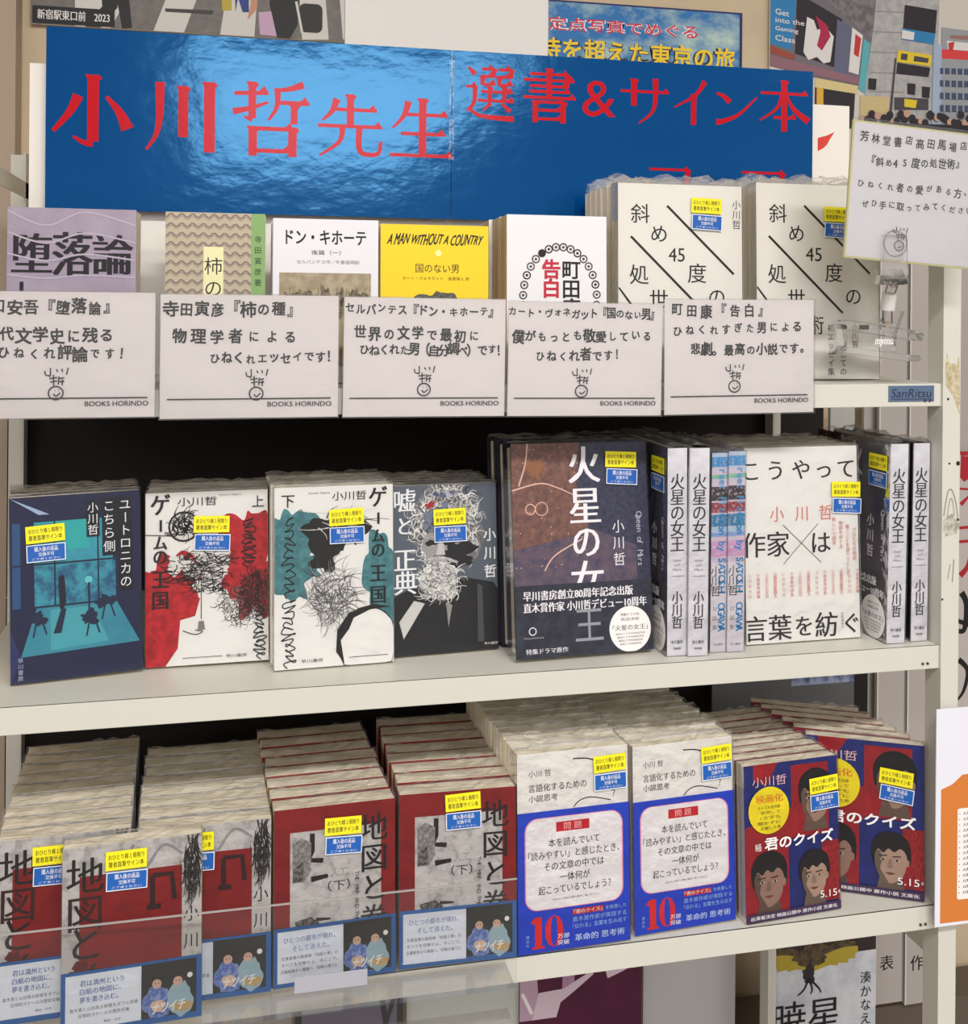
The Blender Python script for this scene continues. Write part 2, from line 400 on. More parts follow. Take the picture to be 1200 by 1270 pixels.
for k, z in enumerate(ZT):
    b = MB().box(XL, XI, 0, DEP - 0.002, z - 0.0018, z, ENAMEL)
    b.box(XL, XI, -0.0004, 0.0022, z - LIP, z, ENAMEL)
    b.box(XL, XI, 0.0022, 0.012, z - LIP, z - LIP + 0.0018, ENAMEL)
    b.box(XL, XI, DEP - 0.004, DEP - 0.002, z - LIP, z, ENAMEL)
    sb = S('shelf_board', b, 0.0004)
    if k == 0:
        A = at(1101, 478.5, 0); B = at(1157, 497.5, 0)
        pl = MB().box(A.x, B.x, -0.0011, -0.0005, B.z, A.z, M((88, 106, 134), 0.35)).build('maker_plate', sb); pl['label'] = 'small blue maker plate'
        q = Print(B.x - A.x, A.z - B.z, 0.00003); q.text('SanRitsu', 0.06, 0.2, 0.94, 0.74, M((28, 38, 66)), off=0.008, skew=0.25); q.rect(0.06, 0.82, 0.95, 0.87, M((28, 38, 66)))
        o = q.build('plate_lettering', pl); o.location = ((A.x + B.x) / 2, -0.0011, B.z)
    # bolts and chipped paint
    for px in (1150, 1156):
        c = at(px, 0, 0).x
        S('bolt', MB().cyl((c, -0.0003, z - 0.0155), (c, -0.0018, z - 0.0155), 0.0011, M((60, 55, 50), 0.4), 8))
for (xx, sgn) in ((XL, 1), (XR - 0.002, -1)):
    for z in (ZTOP - 0.03, ZT[2] - 0.05, 0.1):
        S('side_rail', MB().box(xx - 0.0015 if sgn == 1 else xx - 0.001, xx + (0.0 if sgn == 1 else 0.0015), 0.0, DEP, z - 0.016, z, ENAMEL))
chips = M((128, 112, 72), 0.7, c2=(214, 204, 172), scale=220, thr=0.55, soft=0.1)
q = Print(pw_, 1.0); q.STEP = 0.00001
def pv(py): return (ZTOP - at(1176, py, -0.003).z)
QS = []
def NQ(): QS.append(Print(pw_, ZTOP, 0.0001)); return QS[-1]
rel = lambda py: (ZTOP - at(1176, py, -0.003).z) / ZTOP
dg_ = M((165, 150, 112), 0.6, c2=(206, 196, 168), scale=150, thr=0.5, soft=0.12)
NQ().poly([(0.12, rel(452)), (0.2, rel(436)), (0.34, rel(450)), (0.8, rel(452)), (0.88, rel(440)), (0.95, rel(455)), (0.97, rel(515)), (0.6, rel(492)), (0.15, rel(478))], dg_)
NQ().blob(0.5, rel(652), 0.42, (rel(668) - rel(640)) / 2, M((150, 148, 138), 0.6, c2=(196, 192, 178), scale=120), 0.2, seed=4)
NQ().stroke([(0.1, rel(640)), (0.3, rel(612)), (0.55, rel(608)), (0.8, rel(625)), (0.9, rel(645))], 0.0012, M((140, 138, 128)))
NQ().stroke([(0.3, rel(640)), (0.45, rel(620)), (0.6, rel(622)), (0.7, rel(640))], 0.0009, M((140, 138, 128)))
NQ().stroke([(0.35, rel(718)), (0.5, rel(700))], 0.0007, M((110, 106, 100))); NQ().stroke([(0.62, rel(722)), (0.7, rel(694))], 0.0009, M((120, 116, 108)))
NQ().disc(0.4, rel(575), 0.06, INK, 8); NQ().disc(0.9, rel(575), 0.12, INK, 8); NQ().disc(0.06, rel(743), 0.06, INK, 8); NQ().disc(0.3, rel(495), 0.07, INK, 8); NQ().disc(0.92, rel(645), 0.07, INK, 8)
for q in QS:
    o = q.build('scuff_mark', shelf); o.location = ((XI + XR) / 2 - ox, -0.003, 0)
# backing of the two lower bays, deep shade put into its near-black colour
DK = M((26, 20, 18), 0.8)
xb0, xb1 = at(9, 560, DEP + 0.003).x, at(1012, 520, DEP + 0.02).x
bp = S('back_panel', MB().box(xb0, xb1, DEP + 0.003, DEP + 0.006, ZT[1] - 0.0, ZT[0] - 0.002, DK), label='backing board coloured near black as deep shade')
bp = S('back_panel', MB().box(xb0, at(1066, 870, DEP + 0.02).x, DEP + 0.003, DEP + 0.006, ZT[2], ZT[1] - 0.002, DK), label='backing board coloured near black as deep shade')

def sheet(name, label, cat, x0, x1, z0, z1, Y, m, art=None, t=0.0015, extra=None, par=None, group=None, rot=0.0):
    r = empty(name, ((x0 + x1) / 2, Y, z0), (0, rot, 0)); tag(r, label, cat, group)
    w_, h_ = x1 - x0, z1 - z0
    MB().box(-w_ / 2, w_ / 2, 0, t, 0, h_, m).build('paper', r)
    if art: p = Print(w_, h_); art(p, w_, h_); p.build('print', r)
    return r, w_, h_

# ------------------------------------------------------------------ banner on its white board
YB = 0.168
bd0, bd1 = at(37, 78, YB + 0.012), at(1053, 131, YB + 0.012)
def board_art(p, w_, h_):
    p.poly([(0.955, 0.125), (0.968, 0.115), (0.979, 0.1), (0.972, 0.13), (0.968, 0.15), (0.962, 0.165), (0.955, 0.175)], M((214, 60, 50)))
bd1.x = min(bd1.x, XR - 0.0045)
sheet('display_board', 'white foam display board standing behind the blue banner', 'board', bd0.x, bd1.x, ZT[0] + 0.0005, bd0.z, YB + 0.012, M((236, 230, 222)), board_art, 0.006)
bA = at(57.5, 32, YB); bB = at(1008, 88, YB); bz = at(57, 259, YB).z
bw, bh = bB.x - bA.x, bA.z - bz
banner = empty('banner', ((bA.x + bB.x) / 2, YB, bz)); tag(banner, 'glossy blue banner with large red lettering above the top row of books', 'banner')
BLUE = M((0, 66, 128), 0.11, bump=0.15, bscale=34, stretch=(1, 1, 1.5), name='glossy_blue_laminate').copy()
BLUE.node_tree.nodes['Principled BSDF'].inputs['Specular IOR Level'].default_value = 1.0
BLUE.node_tree.nodes['Principled BSDF'].inputs['Specular Tint'].default_value = (0.22, 0.62, 1, 1)
us = (at(560, 100, YB).x - bA.x) / bw
xs_ = -bw / 2 + us * bw
def bent(x0, x1, m):      # laminated sheet with a gentle wave, so it glints unevenly
    b = MB(); nx = 40; vs = []
    for z in (0, bh * 0.5, bh):
        for i in range(nx + 1): vs.append((x0 + (x1 - x0) * i / nx, 0, z))
    b.add(vs, [(j * (nx + 1) + i, j * (nx + 1) + i + 1, (j + 1) * (nx + 1) + i + 1, (j + 1) * (nx + 1) + i) for j in range(2) for i in range(nx)], m)
    b.add([(x0, 0.0012, 0), (x1, 0.0012, 0), (x1, 0.0012, bh), (x0, 0.0012, bh)], [(0, 3, 2, 1)], m)
    return b
bent(-bw / 2, xs_, BLUE).build('banner_sheet', banner); bent(xs_ + 0.0006, bw / 2, BLUE).build('banner_sheet', banner)
RB = M((190, 14, 30), 0.2, bump=0.1, bscale=34).copy(); RB.node_tree.nodes['Principled BSDF'].inputs['Specular Tint'].default_value = (1, 0.55, 0.6, 1)
MIN = {
 '小': [('V', 50, 2, 90, 14), ('S', [(50, 92), (40, 92), (26, 84)], 10, 3), ('S', [(32, 30), (22, 52), (2, 78)], 14, 5), ('S', [(66, 30), (82, 50), (92, 72)], 4, 17)],
 '川': [('S', [(20, 6), (20, 50), (15, 76), (2, 96)], 13, 3), ('V', 52, 10, 78, 13), ('V', 88, 3, 97, 15)],
 '哲': [('H', 2, 18, 46, 16), ('V', 25, 2, 50, 10), ('S', [(25, 52), (14, 48)], 7, 2), ('S', [(0, 42), (22, 37), (46, 28)], 9, 3), ('S', [(92, 3), (76, 9), (58, 12)], 10, 4), ('S', [(58, 9), (57, 34), (46, 52)], 9, 3), ('H', 58, 28, 100, 28), ('V', 80, 28, 56, 9), ('V', 26, 60, 99, 11), ('V', 78, 60, 99, 11), ('H', 26, 63, 80, 63), ('H', 28, 92, 78, 92)],
 '先': [('S', [(30, 8), (22, 28), (8, 42)], 12, 3), ('H', 22, 24, 90, 24), ('V', 50, 0, 50, 11), ('H', 2, 50, 98, 50), ('S', [(38, 50), (34, 74), (4, 97)], 10, 3), ('S', [(64, 50), (63, 80), (70, 92), (92, 91), (96, 72)], 10, 5)],
 '生': [('S', [(30, 6), (22, 30), (5, 50)], 12, 3), ('H', 22, 27, 92, 27), ('V', 52, 0, 92, 12), ('H', 18, 58, 88, 58), ('H', 1, 93, 100, 93)],
 '選': [('S', [(6, 4), (20, 16)], 4, 11), ('H', 2, 38, 24, 38), ('S', [(20, 38), (18, 66), (4, 82)], 10, 5), ('S', [(8, 76), (26, 88), (60, 92), (100, 93)], 5, 11), ('H', 34, 6, 58, 6), ('V', 58, 4, 20, 8), ('H', 34, 19, 58, 19), ('V', 35, 18, 34, 8), ('H', 35, 34, 62, 32), ('H', 68, 6, 94, 6), ('V', 94, 4, 20, 8), ('H', 68, 19, 94, 19), ('V', 69, 18, 34, 8), ('H', 69, 34, 97, 32), ('H', 32, 46, 97, 46), ('V', 50, 36, 62, 8), ('V', 80, 36, 62, 8), ('H', 26, 62, 100, 62), ('S', [(52, 66), (36, 80)], 9, 3), ('S', [(74, 66), (92, 80)], 4, 10)],
 '書': [('H', 14, 11, 86, 11), ('V', 84, 10, 34, 9), ('H', 2, 22, 98, 22), ('H', 14, 33, 86, 33), ('H', 12, 43, 90, 43), ('H', 1, 54, 100, 54), ('V', 50, 0, 54, 10), ('V', 24, 60, 100, 10), ('V', 77, 60, 100, 10), ('H', 24, 62, 78, 62), ('H', 26, 77, 76, 77), ('H', 26, 93, 76, 93)],
 'サ': [('H', 1, 32, 100, 32), ('V', 28, 6, 62, 12), ('S', [(72, 4), (72, 48), (64, 76), (38, 98)], 13, 3)],
 'イ': [('S', [(86, 3), (60, 34), (4, 62)], 13, 3), ('V', 56, 32, 98, 13)],
 'ン': [('S', [(4, 16), (20, 22), (36, 38)], 5, 15), ('S', [(4, 90), (16, 90), (56, 70), (100, 22)], 16, 4)],
 '本': [('H', 2, 26, 98, 26), ('V', 50, 0, 100, 12), ('S', [(46, 28), (34, 56), (0, 80)], 9, 3), ('S', [(54, 28), (70, 56), (100, 78)], 4, 14), ('H', 28, 73, 74, 73)],
 'フ': [('H', 2, 10, 92, 10), ('S', [(90, 8), (80, 52), (22, 96)], 14, 3)],
 'ェ': [('H', 14, 48, 86, 48), ('V', 50, 48, 88, 10), ('H', 8, 90, 94, 90)],
 'ア': [('H', 2, 10, 92, 10), ('S', [(92, 8), (78, 34), (56, 46)], 13, 3), ('S', [(48, 28), (46, 64), (18, 97)], 12, 3)],
}
bp_ = Print(bw, bh, 0.00008); bp_.STEP = 0.000008
def mincho(ch, x0, y0, x1, y1):
    a = at(x0, y0, YB); b = at(x1, y1, YB); bl = at(x0, y1, YB)
    u0 = (a.x - bA.x) / bw; u1 = (b.x - bA.x) / bw; v0 = 1 - (at(x0, y0, YB).z - bz) / bh; v1 = 1 - (at(x0, y1, YB).z - bz) / bh
    W = (u1 - u0) * bw; H = (v1 - v0) * bh; k = (W + H) / 200
    g = lambda x, y: (u0 + (u1 - u0) * x / 100, v0 + (v1 - v0) * y / 100)
    bp_ = Print(bw, bh, 0.00008); bp_.STEP = 0.000008
    for s_ in MIN[ch]:
        if s_[0] == 'V':
            _, x, ya, yb, wd = s_
            bp_.stroke([g(x, ya), g(x, yb)], wd * k, RB, smooth=False)
            bp_.poly([g(x - wd / 2 - 3, ya), g(x + wd / 2, ya), g(x + wd / 2 + 4, ya + 4), g(x + wd / 2, ya + 8), g(x - wd / 2, ya + 6)], RB)
        elif s_[0] == 'H':
            _, xa, ya, xb, yb = s_
            bp_.stroke([g(xa, ya), g(xb, yb)], 5.5 * k, RB, smooth=False)
            bp_.poly([g(xb - 15, yb), g(xb - 5, yb - 9), g(xb, yb + 2)], RB)
        else:
            bp_.stroke([g(*p) for p in s_[1]], s_[2] * k, RB, s_[3] * k)
    bp_.build('banner_lettering', banner)
for ch, bx in (('小', (64, 88, 166, 183)), ('川', (180, 95, 270, 189)), ('哲', (289, 98, 383, 193)), ('先', (393, 115, 475, 195)), ('生', (483, 120, 561, 197)),
               ('選', (577, 80, 637, 150)), ('書', (648, 83, 713, 151)), ('サ', (769, 93, 829, 153)), ('イ', (834, 97, 880, 155)), ('ン', (886, 108, 938, 155)), ('本', (942, 98, 1002, 162)),
               ('フ', (804, 204, 858, 258)), ('ェ', (864, 214, 908, 262)), ('ア', (918, 208, 976, 264))):
    mincho(ch, *bx)
a = at(722, 99, YB); b = at(763, 146, YB)
bp_.text('&', (a.x - bA.x) / bw, 1 - (a.z - bz) / bh, (b.x - bA.x) / bw, 1 - (b.z - bz) / bh, RB, off=0.0)
bp_.build('banner_lettering', banner)
# clear tape over the seam
MB().box(xs_ - 0.0025, xs_ + 0.0025, -0.0009, -0.0007, bh * 0.35, bh - 0.01, FILM).build('tape', banner)

# ------------------------------------------------------------------ wall posters
YW = 0.492
def wall_rect(px0, py0, px1, py1, Y=YW):
    a = at(px0, py0, Y); b = at(px1, py1, Y); return a.x, b.x, b.z, a.z
# zebra crossing photo
x0, x1, _, _ = wall_rect(40, -200, 427, 50); z0 = at(40, 29, YW).z
def crossing(p, w_, h_):
    rd = M((96, 92, 88), 0.5, c2=(120, 114, 108), scale=90, thr=0.5, soft=0.2); st_ = M((206, 202, 196), 0.5)
    p.rect(0, 0, 1, 1, rd)
    k = lambda px, py: ((px - 40) / 387, 1 + (py - 28 - (px - 40) * 0.057) / (h_ / 0.001 / 1.0) if False else 1 - (29 + (px - 40) * 0.057 - py) / (h_ * 1396 / 1.36))
    for a0, a1, b0, b1 in ((60, 112, 118, 92), (160, 190, 128, 100), (215, 252, 216, 186), (262, 292, 305, 268), (330, 362, 400, 372), (380, 400, 440, 425)):
        p.poly([k(a0 + 30, -120), k(a1 + 30, -120), k(b0 + (a1 - a0) * 0.2, 48), k(b1, 48)], st_)
    dk = M((26, 24, 26)); bl = M((40, 60, 130)); pk = M((196, 160, 188)); skin = M((196, 140, 110)); gl = M((184, 164, 60))
    p.poly([k(118, -60), k(150, -60), k(142, 10), k(122, 34), k(104, 40), k(124, 8)], dk); p.poly([k(134, -40), k(152, -40), k(160, 34), k(148, 42)], dk)
    p.poly([k(268, -60), k(284, -60), k(282, 12), k(270, 12)], gl); p.poly([k(284, -60), k(302, -60), k(304, 14), k(296, 14), k(290, -4), k(287, 14)], bl)
    p.poly([k(306, -60), k(318, -60), k(314, 10), k(302, 24), k(306, 4)], skin)
    p.poly([k(316, 14), k(338, 12), k(342, 44), k(318, 42)], pk)
    p.poly([k(332, -90), k(372, -90), k(366, 30), k(356, 48), k(340, 46), k(330, 4)], dk)
    p.rrect(*k(368, 2), *k(398, 40), 0.02, M((38, 36, 38))); p.stroke([k(372, 40), k(364, 0)], 0.003, st_)
    p.poly([k(200, 10), k(260, 12), k(258, 17), k(200, 14)], M((60, 58, 56)))
    p.rect(0.005, 1 - 22 / (h_ * 1030), 99 / 387, 1 - 1 / (h_ * 1030), M((14, 14, 16)))
    p.text('新宿駅東口前　2023', 0.02, 1 - 18 / (h_ * 1030), 0.24, 1 - 6 / (h_ * 1030), WHITE, off=0.01)
sheet('street_photo_poster', 'photo poster of people walking over a zebra crossing, cut off at top left', 'poster', x0, x1, z0, z0 + 0.26, YW, WHITE, crossing, 0.004)
x0, x1, _, _ = wall_rect(428, 0, 680, 60); z0 = at(428, 120, YW).z
sheet('blank_paper', 'plain white paper on the wall between two posters', 'paper', x0, x1, z0, z0 + 0.3, YW + 0.001, M((238, 234, 230)), None, 0.002)
# sky poster
x0, x1, _, _ = wall_rect(680, 0, 920, 60); z1 = at(680, -1, YW).z; z0 = z1 - 0.2
def skyp(p, w_, h_):
    p.rect(0, 0, 1, 1, M((30, 38, 96))); p.rect(0, 0.012, 0.985, 1, M((30, 112, 178), 0.5, c2=(186, 208, 196), scale=16, thr=0.56, soft=0.1, stretch=(0.7, 1, 1)))
    s = 1030 * h_ / 1.0
    v = lambda y: y / (h_ * 1025)
    for o_, mm in ((0.045, M((232, 226, 240))), (0.012, M((206, 34, 52)))): p.text('定点写真でめぐる', 0.0, v(22), 0.76, v(40), mm, off=o_)
    for o_, mm in ((0.055, M((40, 44, 60))), (0.02, M((242, 204, 40)))): p.text('時を超えた東京の旅', 0.0 - 0.04, v(50), 0.96, v(80), mm, off=o_)
sheet('sky_poster', 'blue sky poster with red and yellow lettering peeking above the banner', 'poster', x0, x1, z0, z1, YW, WHITE, skyp, 0.002)
# city poster
x0, x1, _, _ = wall_rect(955, 0, 1290, 100); z1 = at(955, -60, YW).z; z0 = at(955, 330, YW).z
CYA, CYB = -60, 330
def city(p, w_, h_):
    Wp = 335.0
    def k(px, py): return ((px - 955) / Wp, (py - 0.053 * (px - 955) + 60) / 390.0)
    Q = lambda pts, m: p.poly([k(*a) for a in pts], m)
    sky = M((206, 200, 192)); gry = M((152, 150, 152), 0.5, c2=(172, 170, 170), scale=60); lg = M((180, 178, 176), 0.5, c2=(160, 160, 162), scale=70); dk = M((38, 32, 40)); dk2 = M((70, 64, 72)); cy = M((40, 124, 180)); yl = M((222, 196, 40)); rd = M((190, 50, 56)); wh = M((220, 216, 214))
    p.rect(0, 0, 1, 1, sky)
    Q([(1072, -60), (1160, -60), (1156, 160), (1066, 160)], lg)
    for y in (-20, 10, 36, 62, 88, 112): Q([(1074, y), (1116, y + 1), (1116, y + 2.5), (1074, y + 1.5)], M((140, 138, 140)))
    Q([(955, -60), (1085, -60), (1078, 30), (1068, 112), (955, 82)], M((110, 104, 112)))
    Q([(1020, -60), (1082, -60), (1076, 46), (1022, 0)], M((128, 122, 122), 0.5, c2=(96, 90, 96), scale=80))
    Q([(986, -10), (1040, 22), (1034, 84), (984, 66)], dk)
    Q([(955, -40), (988, -30), (980, 62), (955, 54)], cy)
    for i, tx in enumerate(('Get', 'into the', 'Gaming', 'Class')):
        u0, v0 = k(961, 10 + 11 * i); u1, v1 = k(966 + 3.6 * len(tx) , 18 + 11 * i); p.text(tx, u0, v0, u1, v1, wh, off=0.015, slope=0.006)
    Q([(998, 20), (1006, 24), (1010, 36), (1020, 32), (1030, 44), (1026, 76), (1018, 78), (1010, 70), (1000, 74), (994, 64)], wh)
    Q([(1008, 18), (1022, 30), (1026, 44), (1016, 62), (1010, 56), (1014, 38)], M((170, 30, 70)))
    Q([(1034, 22), (1052, 34), (1046, 96), (1030, 92)], M((96, 100, 124)))
    Q([(1052, 32), (1065, 42), (1060, 92), (1048, 88)], wh); Q([(1056, 40), (1063, 46), (1060, 70), (1054, 66)], rd)
    Q([(1066, 46), (1074, 52), (1068, 116), (1060, 110)], M((90, 170, 180)))
    Q([(955, 56), (984, 68), (984, 74), (955, 66)], M((150, 70, 50))); Q([(955, 68), (1062, 96), (1060, 104), (955, 82)], M((140, 100, 112)))
    Q([(1008, 96), (1060, 106), (1058, 116), (1008, 108)], M((214, 196, 140))); Q([(1008, 108), (1056, 116), (1054, 160), (1008, 160)], dk)
    Q([(1010, 108), (1018, 110), (1018, 140), (1010, 138)], M((220, 170, 60)))
    Q([(1116, 2), (1156, 8), (1154, 38), (1114, 32)], dk); Q([(1114, 32), (1154, 38), (1152, 52), (1112, 46)], cy); Q([(1113, 34), (1128, 37), (1127, 47), (1112, 45)], wh)
    Q([(1108, 60), (1150, 66), (1148, 80), (1106, 75)], yl); Q([(1112, 64), (1120, 65), (1119, 73), (1111, 72)], dk2); Q([(1128, 67), (1146, 70), (1145, 76), (1127, 74)], dk2)
    Q([(1107, 76), (1148, 82), (1146, 94), (1106, 90)], dk)
    for px, py in ((1072, 96), (1120, 102), (1138, 106)): Q([(px, py), (px + 10, py + 1), (px + 9, py + 15), (px, py + 14)], dk)
    Q([(1104, 70), (1106, 70), (1100, 150), (1097, 150)], dk2)
    Q([(1104, 120), (1146, 122), (1146, 136), (1104, 136)], dk2); Q([(1116, 122), (1132, 124), (1130, 134), (1116, 132)], yl)
    Q([(1062, 118), (1098, 120), (1096, 146), (1062, 146)], M((200, 180, 130)))
    Q([(1152, 50), (1166, 54), (1164, 160), (1150, 160)], M((160, 176, 200)))
    Q([(1162, 30), (1290, 44), (1290, 330), (1162, 300)], M((150, 154, 160)))
    Q([(1162, 58), (1290, 66), (1290, 76), (1162, 70)], M((214, 60, 60))); Q([(1172, 40), (1196, 40), (1194, 46), (1172, 44)], M((150, 110, 100)))
    Q([(1168, 47), (1200, 50), (1200, 60), (1170, 58)], wh); Q([(1170, 50), (1178, 48), (1176, 60), (1171, 60)], rd)
    for y in (82, 98, 114, 130):
        Q([(1160, y), (1290, y + 4), (1290, y + 12), (1160, y + 8)], M((64, 74, 104)))
        for x in range(1164, 1285, 8): Q([(x, y), (x + 2, y), (x + 2, y + 9), (x, y + 9)], M((150, 154, 160)))
    rnd = random.Random(3)
    for i in range(46):
        x = 1066 + i * 4.4 + rnd.uniform(-2, 2); y = 146 + rnd.uniform(-5, 8)
        p.disc(*k(x, y), 0.013, dk if i % 4 else M((190, 150, 130)), 9)
    Q([(1060, 152), (1290, 160), (1290, 330), (1060, 330)], dk)
    p.k = 1
sheet('city_photo_poster', 'photo poster of a city street with signboards behind the autograph board', 'poster', x0, x1, z0, z1, YW, WHITE, city, 0.003)
# pillar edge at far left
a = at(-80, 0, 0.47).x; b = at(22, 0, 0.47).x
tag(MB().box(a, b, 0.46, 0.499, 0, HW - 0.001, M((172, 154, 136), 0.8)).build('trim_1'), kind='structure')

# ------------------------------------------------------------------ things seen through the open right side
GR = M((176, 168, 163), 0.5); GR2 = M((184, 180, 176), 0.5)
def strip(px0, px1, ytop, ybot, Y, m, label, art=None, t=0.006, cat='panel', name='hanging_panel', group=None):
    a = at(px0, 700, Y); b = at(px1, 700, Y); zt = at(px0, ytop, Y).z; zb = max(0.0, at(px0, ybot, Y).z)
    return sheet(name, label, cat, a.x, b.x, zb, zt, Y, m, art, t, group=group)
def pill(ch, vy):
    def f(p, w_, h_):
        p.rect(0.0, 0, 0.05, 1, M((206, 204, 198))); p.rect(0.95, 0, 1, 1, M((120, 114, 112)))
        if ch: p.char(ch, 0.42, vy, w_ * 0.52, INK, 0.01)
    return f
strip(1088.5, 1124, 300, 1246, 0.42, GR, 'tall grey panel lettered in black, left of the two near the right post', pill('表', 0.947))
strip(1126, 1162, 300, 1246, 0.42, GR, 'tall grey panel lettered in black, right beside the right post', pill('作', 0.947))
strip(1070, 1086, 480, 1240, 0.44, GR2, 'narrow pale grey panel left of the two tall lettered ones', pill(None, 0))
strip(1028, 1058, 470, 1700, 0.40, M((176, 176, 172)), 'short pale panel with black kana above the steel shelf gap', lambda p, w_, h_: p.char('く', 0.55, 0.0525, 0.014, INK, 0.02))
strip(1188, 1290, 318, 560, 0.44, M((172, 164, 160)), 'blank grey poster right of the right shelf post', None, 0.003, 'poster', 'wall_poster')
def brush(p, w_, h_):
    k = lambda px, py: ((px - 1186) / 124, (py - 560) / 370)
    rd = M((168, 30, 42)); p.rect(0, 0, 1, 1, M((186, 178, 174)))
    p.poly([k(1188, 560), k(1240, 556), k(1240, 562), k(1190, 566)], rd)
    p.poly([k(1190, 566), k(1204, 566), k(1206, 590), k(1194, 598), k(1189, 592)], rd)
    p.stroke([k(1190, 626), k(1204, 612)], 0.006, rd, 0.002, smooth=False); p.stroke([k(1187, 606), k(1230, 610)], 0.003, rd)
    p.stroke([k(1187, 655), k(1240, 652)], 0.004, rd); p.stroke([k(1187, 672), k(1240, 670)], 0.004, rd)
    p.stroke([k(1190, 714), k(1200, 700), k(1206, 660)], 0.009, rd, 0.003)
    p.stroke([k(1192, 735), k(1198, 750), k(1196, 780), k(1189, 783)], 0.009, INK, 0.006); p.stroke([k(1188, 770), k(1206, 778)], 0.006, INK)
    p.stroke([k(1189, 818), k(1200, 832), k(1196, 856), k(1188, 868)], 0.008, INK, 0.003)
    p.k = 3
strip(1186, 1310, 560, 930, 0.43, M((186, 178, 174)), 'grey poster with red and black brush characters right of the post', brush, 0.003, 'poster', 'wall_poster')
# orange and white notice hung on the right post
a = at(1168, 884, -0.02); b = at(1290, 1140, -0.02)
def orange(p, w_, h_):
    org = M((208, 122, 54)); p.poly([(0.05, 0.37), (0.16, 0.35), (0.26, 0.31), (0.95, 0.30), (0.95, 0.99), (0.05, 0.985)], org)
    p.rrect(0.215, 0.465, 0.93, 0.885, 0.02, WHITE)
    rnd = random.Random(2)
    for i in range(15): p.char('・', 0.235, 0.49 + i * 0.026, 0.004, INK, 0.05); p.text('店内のご案内', 0.27, 0.482 + i * 0.026, 0.8, 0.496 + i * 0.026, INK); p.k = 4
sheet('orange_notice', 'white notice with an orange panel fixed over the right shelf post', 'notice', a.x, b.x, b.z, a.z, -0.012, M((226, 226, 236)), orange, 0.0012)
# below the bottom board
YK = 0.36
def under(px0, px1, py0, label, cat, name, m, art=None, Y=YK, hgt=0.26, t=0.003):
    a = at(px0, py0, Y); b = at(px1, py0, Y); return sheet(name, label, cat, a.x, b.x, a.z - hgt, a.z, Y, m, art, t)
under(505, 644, 1160, 'plain pale grey sheet under the bottom board, left of the purple poster', 'paper', 'grey_sheet', M((196, 200, 196)))
def purple(p, w_, h_):
    pp = M((92, 20, 62), 0.5, c2=(60, 12, 44), scale=20, thr=0.5, soft=0.25); lt = M((216, 196, 212)); p.rect(0, 0, 1, 1, pp)
    k = lambda px, py: ((px - 645) / 152, (py - 1150) / 355)
    p.poly([k(645, 1200), k(664, 1200), k(668, 1270), k(690, 1300), k(645, 1300)], M((190, 160, 184)))
    p.poly([k(698, 1195), k(712, 1195), k(712, 1256), k(697, 1258)], M((176, 134, 168)))
    p.stroke([k(716, 1215), k(732, 1238), k(710, 1256), k(690, 1272)], 0.006, lt, 0.012, smooth=False); p.blob(*k(713, 1221), 0.04, 0.016, lt, 0.3, seed=2)
    p.stroke([k(794, 1200), k(784, 1226), k(752, 1241)], 0.006, lt, 0.012)
    p.poly([k(668, 1258), k(700, 1256), k(690, 1300), k(660, 1300)], lt); p.stroke([k(648, 1256), k(660, 1290)], 0.004, WHITE)
under(645, 796, 1150, 'dark purple poster with pale limbs under the bottom board', 'poster', 'purple_poster', M((80, 18, 56)), purple, 0.355)
under(798, 912, 1150, 'plain grey sheet under the bottom board, right of the purple poster', 'paper', 'grey_sheet', M((182, 178, 180)), None, 0.37)
MBk = M((60, 60, 62))
def dark_frame(p, w_, h_):
    p.rect(0.06, 0.06, 0.94, 0.5, M((150, 150, 140))); p.rect(0.06, 0.12, 0.94, 0.4, M((96, 92, 110)));
    p.stroke([(0.78, 0.0), (0.86, 0.3), (0.98, 0.5)], 0.006, INK); p.stroke([(0.95, 0.02), (0.8, 0.3)], 0.005, INK)
under(366, 500, 1232, 'black framed picture under the bottom board near the middle', 'picture', 'framed_picture', M((28, 26, 28)), dark_frame, 0.34, 0.2)
under(-60, 362, 1236, 'pale grey sheet at the lower left under the bottom board', 'paper', 'grey_sheet', M((150, 146, 140)), None, 0.35, 0.24)
